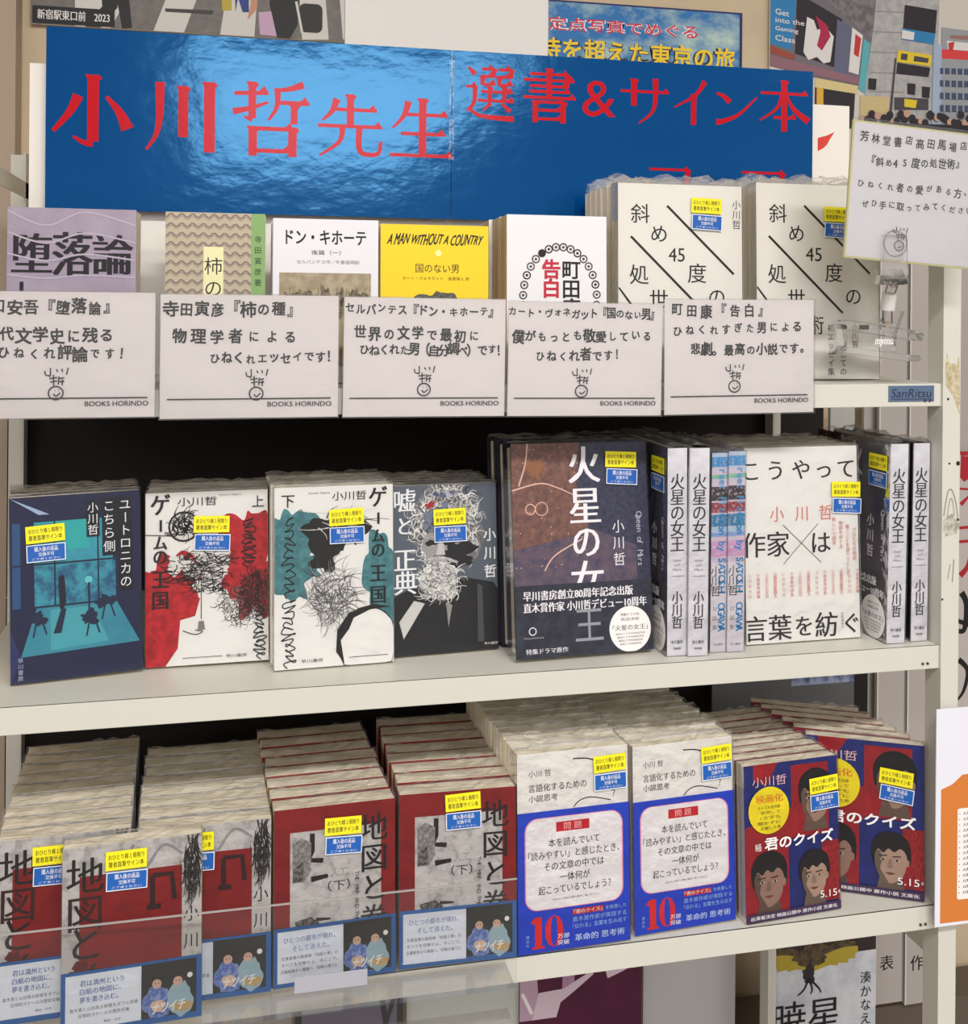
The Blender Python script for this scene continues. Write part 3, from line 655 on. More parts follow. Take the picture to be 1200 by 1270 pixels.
def eagle(p, w_, h_):
    k = lambda px, py: ((px - 944) / 144, (py - 1146) / 272)
    p.rect(0, 0, 1, 1, M((180, 184, 196), 0.5, c2=(204, 206, 212), scale=18)); p.rect(0, 0, 1, 0.18, M((46, 38, 36)))
    yg = M((168, 150, 52)); br = M((98, 80, 54), 0.5, c2=(60, 50, 40), scale=100)
    p.poly([k(1030, 1150), k(1088, 1150), k(1088, 1192), k(1066, 1190), k(1046, 1172)], M((46, 38, 36)))
    for i in range(8):
        a0 = R(-8 + i * 21); c = (1008, 1206)
        L_ = (46, 54, 60, 62, 60, 54, 46, 40)[i]
        for sgn in (-1, 1):
            dx = sgn * math.cos(a0 * 0.55) * L_; dy = -26 + math.sin(a0 * 0.55) * L_ * 0.6
            p.stroke([k(*c), k(c[0] + dx * 0.6, c[1] + dy * 0.6 - 4), k(c[0] + dx, c[1] + dy)], 0.014, yg if i > 1 else br, 0.008)
    p.blob(*k(1006, 1192), 0.15, 0.055, br, 0.25, seed=5); p.blob(*k(1003, 1216), 0.055, 0.045, M((44, 38, 44)), 0.3, seed=6)
    for dx in (-6, 4, 12): p.stroke([k(1003, 1222), k(1003 + dx, 1236), k(999 + dx * 1.6, 1243)], 0.003, INK, 0.0015)
    p.text('暁星', *k(960, 1250), *k(1042, 1296), INK, off=0.004); p.vtext('湊かなえ', k(1075, 0)[0], k(0, 1222)[1], k(0, 1296)[1], INK)
under(944, 1086, 1150, 'book poster with a spread winged bird under the bottom board at right', 'poster', 'bird_poster', M((186, 190, 200)), eagle, 0.352, 0.25)
a = at(1071, 1240, 0.45)
tag(MB().box(-0.3, 0.3, -0.03, 0.03, 0, a.z, M((96, 84, 74), 0.7)).build('low_cabinet', None), 'brown low cabinet behind the shelf at lower right', 'cabinet').location = (a.x + 0.1, 0.46, 0)
# grey board seen in the middle bay at right
def gb(p, w_, h_):
    p.rect(0.55, 0.02, 1, 0.3, M((70, 84, 120), 0.5, c2=(150, 160, 190), scale=60))
strip(884, 1060, 838, 905, 0.30, M((92, 94, 96)), 'dark grey card leaning at the back of the lower bay', gb, 0.003, 'card', 'grey_card')

# ------------------------------------------------------------------ top row of books
M_ = M
def M(c, rough=0.55, c2=None, scale=60.0, **k): return M_(c, rough, c2, scale * 3 if c2 else scale, **k)
Z0, Z1, Z2 = ZT
YT = 0.05
def top_pose(px0, px1, pytop, Y=YT, lean=2.0):
    a = at(px0, pytop, Y); b = at(px1, pytop, Y); w_ = b.x - a.x
    h_ = (at(px0, pytop, Y + 0.005).z - Z0) / math.cos(R(lean))
    return Vector(((a.x + b.x) / 2, Y, Z0)), 0.0, R(lean), w_, h_
LAV = M((164, 150, 168), 0.5, c2=(148, 134, 152), scale=12, thr=0.5, soft=0.15)
def a_daraku(p):
    for i, ch in enumerate('堕落論'):
        p.nxt(); p.char(ch, 0.19 + 0.315 * i, 0.265, p.w * 0.34, M((20, 12, 22)), 0.03, fat=0.01, sy=1.1 if i != 1 else 1.2)
    for k in range(5): p.stroke([(0.0, 0.02 + 0.12 * k), (0.3, 0.1 + 0.1 * k), (0.6, 0.02 + 0.12 * k), (1, 0.09 + 0.1 * k)], 0.0014, M((178, 166, 182)))
    p.rect(0.1, 0.42, 0.13, 0.6, INK)
make_book('paperback_book', 'lavender paperback with thick black title, leftmost in the top row', *top_pose(8, 168, 258), 0.012, LAV, M((228, 220, 190)), a_daraku, n_rear=3, rear_label='cream-spined copy in the row behind the lavender paperback', group='copies of the lavender paperback', film=False)
def a_kaki(p):
    tan = M((184, 172, 148)); p.rect(0, 0, 0.86, 1, tan); p.rect(0.86, 0, 1, 1, M((132, 168, 104)))
    for r_ in range(12):
        v = 0.02 + 0.055 * r_
        for dv, mm in ((0, M((128, 110, 108))), (0.012, M((160, 146, 128)))):
            pts = []
            for i in range(41): u = 0.86 * i / 40; pts.append((u, v + dv + 0.011 * math.cos(i * 2 * math.pi / 5)))
            p.stroke(pts, 0.0013, mm, smooth=False); p.k = 3
    p.k = 5; p.rect(0.38, 0.2, 0.58, 1, M((232, 226, 176))); p.vtext('柿の種', 0.48, 0.25, 0.64, INK, size=0.016)
    p.rect(0, 0.66, 0.86, 0.7, M((40, 120, 70))); p.rect(0, 0.7, 1, 1, M((80, 150, 90)))
    p.vtext('寺田寅彦著', 0.93, 0.12, 0.44, M((40, 70, 40)), size=0.0065)
make_book('paperback_book', 'wave-patterned tan paperback with a green edge in the top row', *top_pose(205, 329, 264), 0.013, M((184, 172, 148)), M((222, 214, 190)), a_kaki, n_rear=4, rear_label='copy in the row behind the wave-patterned tan paperback', group='copies of the tan paperback', film=False)
def a_quix(p):
    p.text('ドン・キホーテ', 0.12, 0.07, 0.88, 0.155, INK, off=0.02); p.text('後篇（一）', 0.36, 0.19, 0.64, 0.22, INK); p.text('セルバンテス作／牛島信明訳', 0.22, 0.25, 0.82, 0.275, M((110, 106, 104)))
    p.rect(0.06, 0.33, 0.93, 0.9, M((172, 158, 132), 0.5, c2=(150, 134, 108), scale=30))
    ik = M((60, 52, 44), 0.5, c2=(140, 124, 98), scale=240, thr=0.5)
    for i in range(7): p.blob(0.14 + 0.12 * i, 0.52 - 0.03 * (i % 2), 0.07, 0.06, ik, 0.6, seed=20 + i); p.k = 6
    for i in range(9): p.stroke([(0.14 + 0.09 * i, 0.52), (0.16 + 0.09 * i, 0.42)], 0.0009, ik, 0.0004); p.k = 7
make_book('paperback_book', 'white paperback with a tan engraving and black katakana title', *top_pose(339, 470, 272), 0.015, M((228, 226, 232)), M((224, 216, 196)), a_quix, n_rear=3, rear_label='copy in the row behind the white engraving paperback', group='copies of the engraving paperback', film=False)
YLB = M((240, 208, 30))
def a_man(p):
    p.text('A MAN WITHOUT A COUNTRY', 0.07, 0.06, 0.94, 0.125, INK, off=0.02, skew=0.3, jit=1.0); p.text('国のない男', 0.32, 0.25, 0.72, 0.305, M((90, 60, 20)), off=0.008); p.text('カート・ヴォネガット　金原瑞人 訳', 0.2, 0.33, 0.82, 0.352, M((110, 80, 20)))
    gh = M((110, 104, 96), 0.5, c2=(60, 56, 52), scale=160); p.blob(0.53, 0.56, 0.22, 0.15, gh, 0.25, seed=3)
    p.disc(0.53, 0.66, 0.17, M((206, 198, 190)), rv=0.16); p.disc(0.53, 0.25 - 0.07, 0.03, M((255, 240, 160)))
    for d in (-0.12, 0.12): p.ring(0.53 + d, 0.7, 0.07, 0.0012, INK)
make_book('paperback_book', 'yellow paperback with a curly-haired head drawing in the top row', *top_pose(473, 607, 279), 0.012, YLB, YLB, a_man, n_rear=2, rear_label='yellow-edged copy in the row behind the yellow paperback', group='copies of the yellow paperback', film=False)
def a_koku(p):
    rnd = random.Random(5)
    for i in range(21):
        t = R(200 - 11.5 * i); u = 0.53 + 0.37 * math.cos(t); v = 0.5 - 0.31 * math.sin(t)
        if v > 0.9: continue
        g_ = M((70, 66, 66)) if i % 4 else M((24, 22, 22))
        if i == 7: p.disc(u, v, 0.04, INK, 12)
        else: p.ring(u, v, 0.035, 0.0012, g_, 12); p.disc(u, v, 0.014, g_, 8)
        p.k = 3
    p.vtext('告白', 0.44, 0.27, 0.5, M((190, 30, 60)), size=0.0185, off=0.03); p.vtext('町田康', 0.64, 0.27, 0.62, INK, size=0.0185, off=0.02); p.vtext('？', 0.44, 0.52, 0.6, M((170, 165, 165)), size=0.012)
make_book('paperback_book', 'white paperback with a ring of small motifs and red title', *top_pose(630, 754, 268, YT - 0.01), 0.03, M((230, 228, 230)), M((230, 226, 220)), a_koku, n_rear=2, rear_label='thick copy in the row behind the white ring-motif paperback', group='copies of the ring-motif paperback', film=False, pm=M((206, 184, 142), 0.8))
CW = M((226, 222, 214))
def a_naname(p):
    p.char('斜', 0.175, 0.155, 0.0195, INK, 0.004); p.char('め', 0.325, 0.255, 0.0185, INK, 0.006); p.text('45', 0.4, 0.325, 0.53, 0.395, INK, off=0.004); p.char('度', 0.63, 0.455, 0.02, INK, 0.004); p.char('の', 0.79, 0.575, 0.019, INK, 0.006)
    p.char('処', 0.165, 0.465, 0.02, INK, 0.004); p.char('世', 0.32, 0.59, 0.02, INK, 0.004); p.char('術', 0.47, 0.725, 0.02, INK, 0.004)
    for a_, b_ in (((0.39, 0.11), (0.93, 0.455)), ((0.1, 0.27), (0.7, 0.66)), ((0.0, 0.53), (0.14, 0.65))): p.stroke([a_, b_], 0.0022, INK, smooth=False)
    p.vtext('小川哲', 0.955, 0.07, 0.225, M((60, 56, 56)), size=0.0092)
    p.vtext('満を持しての', 0.7, 0.715, 0.985, M((70, 66, 66)), size=0.0078); p.vtext('初エッセイ集', 0.6, 0.715, 0.985, M((70, 66, 66)), size=0.0078); p.vtext('小川哲', 0.8, 0.715, 0.84, M((90, 86, 86)), size=0.0074)
ps = top_pose(769, 923, 228, 0.045, 2.0)
make_book('hardcover_book', 'white hardcover with slanted black title lines, front of the left stack', *ps, 0.016, CW, CW, a_naname, n_rear=5, rear_label='white hardcover from the front in the left slanted-title stack', group='copies in the left slanted-title stack', st=(0.70, 0.145, 0.0021, 0.03), flap=0.008)
ps = top_pose(941, 1092, 228, 0.048, 2.0)
make_book('hardcover_book', 'white hardcover with slanted black title lines beside the clear clip', *ps, 0.016, CW, CW, a_naname, n_rear=4, rear_label='white hardcover from the front in the right slanted-title stack', group='copies in the right slanted-title stack', st=(0.66, 0.19, 0.0021, 0.03), flap=0.008)

# ------------------------------------------------------------------ handwritten cards on the lip of the top board
def signature(p, cu, cv, s_, m=INK):
    k = lambda x, y: (cu + x * s_ / p.w, cv + y * s_ / p.h); W = 0.06 * s_
    for pts in ([(-0.62, -1.02), (-0.56, -0.78), (-0.36, -0.72)], [(-0.3, -1.2), (-0.3, -0.72), (-0.42, -0.75)], [(0.05, -1.12), (0.12, -0.95)], [(0.35, -1.15), (0.4, -0.95)], [(0.72, -1.2), (0.62, -0.78)]): p.stroke([k(*q) for q in pts], W * 1.3, m)
    for pts in ([(-0.35, -0.55), (0.1, -0.62)], [(-0.3, -0.35), (0.1, -0.42)], [(-0.12, -0.78), (-0.1, -0.12)], [(0.2, -0.68), (0.16, -0.2)], [(0.2, -0.55), (0.5, -0.6)], [(0.2, -0.36), (0.5, -0.4)], [(0.4, -0.5), (0.38, -0.15)]): p.stroke([k(*q) for q in pts], W * 1.3, m)
    p.ring(*k(0.02, 0.32), 0.42 * s_ / p.w, W * 1.4, m, rv=0.40 * s_ / p.h)
    p.stroke([k(-0.12, 0.36), k(0.04, 0.5), k(0.28, 0.3)], W * 1.2, m); p.disc(*k(-0.02, 0.16), 0.03 * s_ / p.w, m, 8); p.disc(*k(0.2, 0.14), 0.03 * s_ / p.w, m, 8)
CARDP = M((240, 231, 229), 0.6)
def card(px0, px1, ytl, ybl, lines, label, sig, Y=-0.006, rot=0.0, hw=None):
    a = at(px0, ytl, Y); b = at(px1, ytl, Y); c = at(px0, ybl, Y)
    r = empty('handwritten_card', ((a.x + b.x) / 2, Y, (c.z + at(px1, ybl - 0.02 * (px1 - px0), Y).z) / 2), (0, rot, 0)); tag(r, label, 'card')
    w_ = b.x - a.x - 0.0006; h_ = a.z - c.z
    MB().box(-w_ / 2 + 0.001, w_ / 2 - 0.001, 0, 0.0005, 0.001, h_ - 0.001, CARDP).build('card_paper', r)
    p = Print(w_, h_)
    for (tx, u0, v, u1, sz, sl) in lines: p.hand(tx, u0, v, u1, sz * 1.1, INK, sl, 0.027)
    signature(p, sig[0], sig[1] + 0.075, 0.0125)
    p.rect(0.045, 0.832, 0.95, 0.842, INK); p.text('BOOKS HORINDO', 0.595, 0.862, 0.955, 0.9, M((40, 36, 38)), off=0.02)
    p.build('handwriting', r)
    MB().box(-w_ / 2, w_ / 2, -0.0012, -0.0009, 0, h_, SLEEVE).box(-w_ / 2, w_ / 2, 0.0008, 0.001, 0, h_, SLEEVE).build('clear_sleeve', r)
    return r
card(-28, 195, 360, 522, [('坂口安吾『堕落論』', -0.02, 0.13, 0.78, 0.0115, 0.0), ('近代文学史に残る', 0.02, 0.345, 0.76, 0.0115, 0.01), ('ひねくれ評論です！', 0.1, 0.49, 0.86, 0.0108, 0.0)], 'handwritten card in front of the lavender paperback', (0.43, 0.68))
card(197, 422, 364, 522, [('寺田寅彦『柿の種』', 0.02, 0.12, 0.78, 0.0118, 0.01), ('物理学者による', 0.06, 0.345, 0.77, 0.0122, 0.01), ('ひねくれエッセイです！', 0.27, 0.52, 0.99, 0.0105, -0.02)], 'handwritten card in front of the wave-patterned tan paperback', (0.53, 0.68), -0.007)
card(424, 628, 368, 520, [('セルバンテス『ドン・キホーテ』', 0.01, 0.1, 0.95, 0.0102, 0.02), ('世界の文学で最初に', 0.06, 0.3, 0.84, 0.0108, 0.02), ('ひねくれた男（自分調べ）です！', 0.1, 0.445, 1.0, 0.0102, -0.01)], 'handwritten card in front of the white engraving paperback', (0.49, 0.65), -0.006, R(0.4))
card(628, 822, 374, 519, [('カート・ヴォネガット『国のない男』', 0.0, 0.1, 0.97, 0.0098, 0.0), ('僕がもっとも敬愛している', 0.03, 0.31, 0.93, 0.0108, -0.02), ('ひねくれ者です！', 0.17, 0.475, 0.75, 0.0108, -0.02)], 'handwritten card in front of the yellow paperback and ring-motif paperback', (0.47, 0.66), -0.0075, R(0.6))
card(823, 1011, 370, 516, [('町田康『告白』', 0.04, 0.1, 0.7, 0.0112, 0.02), ('ひねくれすぎた男による', 0.05, 0.27, 0.92, 0.0108, -0.03), ('悲劇。最高の小説です。', 0.17, 0.44, 0.97, 0.0108, -0.01)], 'handwritten card at the right end, below the slanted-title hardcovers', (0.46, 0.64), -0.009, R(-0.3))

# ------------------------------------------------------------------ autograph board in its clip
YA = -0.045
tl = at(1058, 148, YA); bl = at(1046, 319, YA)
aw, ah = 0.121, (tl - bl).length
ang = math.atan2(tl.x - bl.x, tl.z - bl.z)
ab = empty('autograph_board', bl + Vector((aw / 2 * math.cos(ang), 0, -aw / 2 * math.sin(ang))), (0, ang, 0)); tag(ab, 'gold-edged handwritten autograph board in clear film at the right', 'autograph board')
MB().box(-aw / 2, aw / 2, 0, 0.0022, 0, ah, M((214, 206, 140), 0.4)).build('gold_edge', ab)
MB().box(-aw / 2 + 0.0015, aw / 2 - 0.0015, -0.0003, 0.0002, 0.0015, ah - 0.0015, M((226, 222, 226))).build('board_face', ab)
p = Print(aw, ah, 0.00035)
for tx, u0, v, u1, sz, sl in (('芳林堂書店高田馬場店', 0.05, 0.12, 0.93, 0.0085, -0.015), ('『斜め45度の処世術』', 0.12, 0.29, 0.9, 0.0088, -0.05), ('ひねくれ者の愛がある方、', 0.05, 0.46, 0.98, 0.0082, -0.02), ('ぜひ手に取ってみてください', 0.1, 0.6, 1.0, 0.0078, -0.04)): p.hand(tx, u0, v, u1, sz * 1.1, INK, sl, 0.02)
signature(p, 0.42, 0.85, 0.0105); p.build('handwriting', ab)
MB().box(-aw / 2 - 0.002, aw / 2 + 0.003, -0.0026, -0.0022, -0.001, ah + 0.002, SLEEVE).build('film', ab)
clip = empty('clip_stand', at(1090, 474, 0.0) * 1.0); clip.location.z = Z0; clip.location.y = 0.008; tag(clip, 'clear plastic double-ended clip holding up the autograph board', 'clip')
cl = clip.location
def L(px, py, Y): return at(px, py, Y) - cl
def plate(pts, Y0, Y1, m, name, lbl=None):
    b = MB(); n = len(pts); f = [L(px, py, Y0) for px, py in pts]; g = [v + Vector((0, Y1 - Y0, 0)) for v in f]
    b.add(f + g, [tuple(range(n))[::-1], tuple(range(n, 2 * n))] + [(i, (i + 1) % n, n + (i + 1) % n, n + i) for i in range(n)], m); return b.build(name, clip)
# lower jaws: two long wedge arms, spring, grip
plate([(1048, 399), (1056, 397), (1142, 411), (1146, 416), (1143, 423), (1050, 408)], -0.012, 0.010, ACRYL, 'jaw')
plate([(1046, 430), (1140, 441), (1142, 446), (1136, 449), (1044, 437)], -0.012, 0.010, ACRYL, 'jaw')
plate([(1044, 402), (1050, 404), (1050, 434), (1042, 440), (1040, 426)], -0.010, 0.008, ACRYL, 'jaw_tip')
plate([(1066, 408), (1112, 415), (1110, 436), (1070, 432)], -0.004, 0.003, ACRYL, 'grip_block')
plate([(1104, 412), (1118, 386), (1122, 386), (1112, 414)], -0.003, 0.003, ACRYL, 'web'); plate([(1084, 408), (1096, 384), (1100, 386), (1092, 410)], -0.003, 0.003, ACRYL, 'web')
mk = MB(); a0 = L(1066, 403, -0.0135); mk.box(a0.x, a0.x + 0.009, a0.y, a0.y + 0.0008, a0.z - 0.004, a0.z, M((70, 68, 70))); mk.build('dark_mark', clip)
q = Print(0.019, 0.007, 0.0); q.text('mymu', 0, 0, 1, 1, WHITE, off=0.04, skew=0.3); o = q.build('embossed_lettering', clip); v = L(1096, 430, -0.0045); o.location = (v.x, v.y, v.z)
for (a_, b_, r_, nm, mm) in (((1100, 384), (1103, 364), 0.0062, 'joint_sleeve', M((226, 222, 220), 0.4)), ((1103, 364), (1107, 352), 0.0048, 'stem', ACRYL), ((1100, 400), (1100, 384), 0.0045, 'stem', ACRYL)):
    MB().cyl(L(*a_, -0.008), L(*b_, -0.012), r_, mm, 16).build(nm, clip)
plate([(1096, 352), (1103, 334), (1119, 334), (1126, 352), (1120, 353), (1116, 341), (1106, 341), (1102, 353)], -0.036, -0.012, ACRYL, 'upper_clamp')
plate([(1096, 340), (1098, 286), (1124, 286), (1126, 340)], -0.0515, -0.0500, ACRYL, 'upper_jaw')
plate([(1096, 346), (1098, 300), (1124, 300), (1126, 346)], -0.041, -0.0395, ACRYL, 'upper_jaw')
c0 = L(1110, 302, -0.0525); b = MB()
for i in range(20):
    t0, t1 = 2 * math.pi * i / 20, 2 * math.pi * (i + 1) / 20
    b.cyl(c0 + Vector((0.011 * math.cos(t0), 0, 0.011 * math.sin(t0))), c0 + Vector((0.011 * math.cos(t1), 0, 0.011 * math.sin(t1))), 0.0006, SLEEVE, 6)
b.build('clamp_ring', clip)
MB().cyl(L(1097, 346, -0.030), L(1123, 346, -0.030), 0.002, M((150, 148, 145), 0.3, metal=0.6), 10).build('spring_pin', clip)
MB().cyl(L(1110, 350, -0.036), L(1107, 354, -0.012), 0.003, ACRYL, 10).build('stem', clip)

# ------------------------------------------------------------------ middle row
def mk(name, label, BL, BR, TLy, z, lean, t, cm, sm, art, wfix=None, **kw):
    mid, yaw, L_, w_, h_ = pose(BL, BR, TLy, z, lean)
    if wfix: w_ = wfix
    return make_book(name, label, mid, yaw, L_, w_, h_, t, cm, sm, art, z=z, **kw)
def a_blue(p):
    nv = M((17, 23, 60)); p.rect(0, 0, 1, 1, nv)
    teal = M((38, 122, 150), 0.5, c2=(60, 160, 172), scale=18, thr=0.5, soft=0.25); tl2 = M((96, 186, 190)); dk = M((20, 30, 60))
    p.rect(0.02, 0.14, 0.08, 0.6, M((34, 74, 120))); p.rect(0.18, 0.14, 0.78, 0.38, teal); p.rect(0.18, 0.38, 0.8, 0.6, M((52, 140, 160), 0.5, c2=(28, 84, 118), scale=30)); p.rect(0.3, 0.14, 0.6, 0.3, M((40, 160, 160)))
    p.poly([(0.2, 0.6), (0.8, 0.6), (0.98, 0.84), (0.08, 0.86)], M((36, 108, 136), 0.5, c2=(58, 146, 160), scale=14, soft=0.3)); p.poly([(0.3, 0.62), (0.62, 0.62), (0.74, 0.82), (0.3, 0.84)], M((66, 152, 164)))
    for u in (0.17, 0.33, 0.66, 0.8): p.rect(u, 0.14, u + 0.012, 0.6, dk)
    p.rect(0.02, 0.365, 0.8, 0.375, dk); p.rect(0.18, 0.595, 0.8, 0.605, dk)
    p.poly([(0.36, 0.46), (0.41, 0.46), (0.42, 0.58), (0.4, 0.62), (0.37, 0.62)], M((18, 18, 36))); p.disc(0.385, 0.452, 0.022, M((18, 18, 36)))
    p.poly([(0.38, 0.62), (0.42, 0.62), (0.38, 0.75), (0.32, 0.75)], dk); p.disc(0.59, 0.475, 0.03, tl2); p.rect(0.585, 0.49, 0.6, 0.64, dk)
    for u, v in ((0.72, 0.6), (0.2, 0.66), (0.6, 0.68)): p.blob(u, v, 0.07, 0.035, dk, 0.4, seed=int(u * 10)); p.stroke([(u, v), (u - 0.03, v + 0.1)], 0.0012, dk); p.stroke([(u + 0.03, v), (u + 0.07, v + 0.09)], 0.0012, dk)
    p.poly([(0, 0.0), (0.12, 0.04), (0.3, 0.1), (0.22, 0.1)], M((150, 170, 200))); p.poly([(0.08, 0.86), (0, 1), (0, 0.7)], M((34, 40, 90)))
    bk = M((14, 14, 22)); wh = M((226, 226, 230))
    p.rect(0.58, 0.04, 0.68, 0.24, bk); p.rect(0.70, 0.03, 0.82, 0.35, bk); p.rect(0.83, 0.03, 0.93, 0.55, bk)
    p.vtext('小川哲', 0.63, 0.05, 0.235, wh, size=0.0092); p.vtext('こちら側', 0.755, 0.04, 0.34, wh, size=0.0102); p.vtext('ユートロニカの', 0.88, 0.04, 0.54, wh, size=0.0102)
    p.vtext('早川書房', 0.075, 0.86, 0.985, M((170, 176, 200)), size=0.0045)
BK = M((26, 30, 66)); GW = M((222, 220, 216))
mk('paperback_book', 'dark blue paperback with a glowing teal room, leftmost in the middle row', (13, 853), (177, 835), 621, Z1, 5, 0.014, BK, BK, a_blue, tilt=R(-1.0), n_rear=3, rear_label='copy in the row behind the dark blue paperback', group='copies of the dark blue paperback', st=(0.27, 0.25, 0.0021, -0.04))
gr_ = M((40, 36, 36), 0.5, c2=(214, 210, 206), scale=200, thr=0.5, soft=0.08); crim = M((186, 28, 38), 0.5, c2=(150, 16, 28), scale=40)
def scrawl(p, u, v0, v1, m, s=0.05, seed=0):
    rnd = random.Random(seed); n = 34; pts = []
    for i in range(n):
        t = i / (n - 1); pts.append((u + s * math.sin(i * 1.9 + rnd.uniform(-0.4, 0.4)) * rnd.uniform(0.5, 1.2), v0 + (v1 - v0) * t + 0.014 * math.cos(i * 2.3)))
    p.stroke(pts, 0.0009, m)
def game_title(p, cu, m=INK):
    for ch, v, s_ in (('ゲ', 0.07, 0.017), ('ー', 0.19, 0.012), ('ム', 0.29, 0.012), ('の', 0.37, 0.0125), ('王', 0.5, 0.0145), ('国', 0.62, 0.0145)):
        p.nxt(); p.char(ch, cu, v, s_ * 1.05, m, 0.0, rot=-math.pi / 2 if ch == 'ー' else 0, fat=0.004, sy=1.12)
def a_game1(p):
    p.blob(0.85, 0.3, 0.2, 0.2, crim, 0.4, seed=3); p.blob(0.86, 0.5, 0.22, 0.13, crim, 0.4, seed=4); p.blob(0.2, 0.55, 0.26, 0.18, crim, 0.3, seed=5); p.poly([(0, 0.45), (0.22, 0.5), (0.44, 0.62), (0.4, 0.72), (0.28, 0.74), (0.26, 0.9), (0.16, 1), (0, 1)], crim)
    p.blob(0.92, 0.62, 0.14, 0.16, M((60, 14, 20), 0.5, c2=(150, 26, 34), scale=120), 0.5, seed=8); p.sketch(0.78, 0.67, 0.2, 0.12, 230, (M((70, 66, 66)), M((40, 20, 22)), M((110, 106, 104))), 0.0005, 0.12, 9); p.sketch(0.88, 0.6, 0.12, 0.12, 120, (M((60, 14, 20)),), 0.0009, 0.2, 10)
    p.ring(0.31, 0.2, 0.12, 0.0016, INK); p.disc(0.31, 0.2, 0.11, M((206, 202, 198))); p.sketch(0.31, 0.2, 0.085, 0.06, 45, (INK,), 0.0012, 0.5, 3)
    for i in range(4): p.blob(0.25 + 0.12 * i, 0.42 + 0.03 * (i % 2), 0.075, 0.055, M((212, 208, 204)), 0.3, seed=30 + i)
    p.blob(0.52, 0.54, 0.1, 0.05, M((212, 208, 204)), 0.3, seed=35)
    p.sketch(0.43, 0.45, 0.25, 0.1, 130, (INK,), 0.0008, 0.22, 5); p.sketch(0.52, 0.55, 0.1, 0.04, 30, (INK,), 0.0008, 0.4, 6)
    p.stroke([(0.45, 0.45), (0.45, 0.74)], 0.0006, INK); p.poly([(0.42, 0.8), (0.43, 0.75), (0.47, 0.75), (0.48, 0.8)], M((120, 116, 110))); p.stroke([(0.3, 0.8), (0.4, 0.825), (0.46, 0.81), (0.4, 0.8)], 0.0006, INK); p.stroke([(0, 0.24), (0.2, 0.25)], 0.0006, INK)
    scrawl(p, 0.84, 0.17, 0.44, INK, 0.07, 1); scrawl(p, 0.93, 0.68, 0.98, INK, 0.05, 2)
    game_title(p, 0.12); p.text('小川哲', 0.26, 0.03, 0.58, 0.08, INK); p.text('Satoshi Ogawa', 0.6, 0.018, 0.78, 0.028, INK); p.char('上', 0.92, 0.07, 0.0115, INK, 0.0)
    p.rect(0.3, 0.955, 0.62, 0.958, INK); p.text('早川書房', 0.65, 0.95, 0.82, 0.968, INK)
def a_game2(p):
    tl_ = M((72, 128, 134), 0.5, c2=(56, 104, 112), scale=40)
    p.blob(0.13, 0.28, 0.2, 0.18, tl_, 0.35, seed=13); p.blob(0.14, 0.48, 0.26, 0.15, tl_, 0.35, seed=14); p.blob(0.9, 0.5, 0.17, 0.2, tl_, 0.3, seed=15); p.poly([(0.8, 0.62), (1, 0.6), (1, 0.82), (0.86, 0.8)], tl_)
    p.blob(0.5, 0.27, 0.24, 0.13, INK, 0.35, seed=16); p.sketch(0.55, 0.2, 0.22, 0.06, 30, (M((200, 198, 196)), INK), 0.0009, 0.4, 16, 0.4); p.blob(0.5, 0.4, 0.17, 0.08, INK, 0.4, seed=17); p.blob(0.62, 0.42, 0.13, 0.08, GW, 0.3, seed=19); p.blob(0.48, 0.6, 0.19, 0.14, M((214, 212, 210)), 0.3, seed=18); p.sketch(0.48, 0.6, 0.19, 0.14, 200, (M((90, 88, 88)), M((60, 58, 58)), M((130, 128, 128))), 0.0006, 0.28, 18, 0.5)
    p.disc(0.78, 0.88, 0.25, GW, rv=0.19); p.ring(0.78, 0.88, 0.25, 0.0007, INK, rv=0.2)
    p.poly([(0.98, 0.69), (0.82, 0.67), (0.62, 0.71), (0.52, 0.8), (0.51, 0.92), (0.58, 0.99), (0.55, 0.86), (0.62, 0.8), (0.66, 0.74), (0.8, 0.7)], INK)
    scrawl(p, 0.12, 0.16, 0.6, INK, 0.06, 4); scrawl(p, 0.12, 0.62, 0.98, INK, 0.055, 5)
    game_title(p, 0.87); p.text('小川哲', 0.48, 0.03, 0.77, 0.08, INK); p.text('Satoshi Ogawa', 0.28, 0.03, 0.46, 0.04, INK); p.char('下', 0.11, 0.075, 0.0125, INK, 0.006)
    p.rect(0.62, 0.955, 0.95, 0.958, INK); p.text('早川書房', 0.22, 0.95, 0.4, 0.968, INK)
mk('paperback_book', 'white paperback splashed with crimson ink, second in the middle row', (180, 831.5), (333, 823), 615, Z1, 5, 0.015, GW, GW, a_game1, tilt=R(-0.8), n_rear=3, rear_label='copy in the row behind the crimson-splashed paperback', group='copies of the crimson-splashed paperback', st=(0.535, 0.24, 0.0021, 0.03))
mk('paperback_book', 'white paperback splashed with teal ink, third in the middle row', (340, 834.5), (488, 822.5), 608, Z1, 4, 0.015, GW, GW, a_game2, n_rear=4, rear_label='copy in the row behind the teal-splashed paperback', group='copies of the teal-splashed paperback', st=(0.60, 0.22, 0.0021, -0.03))
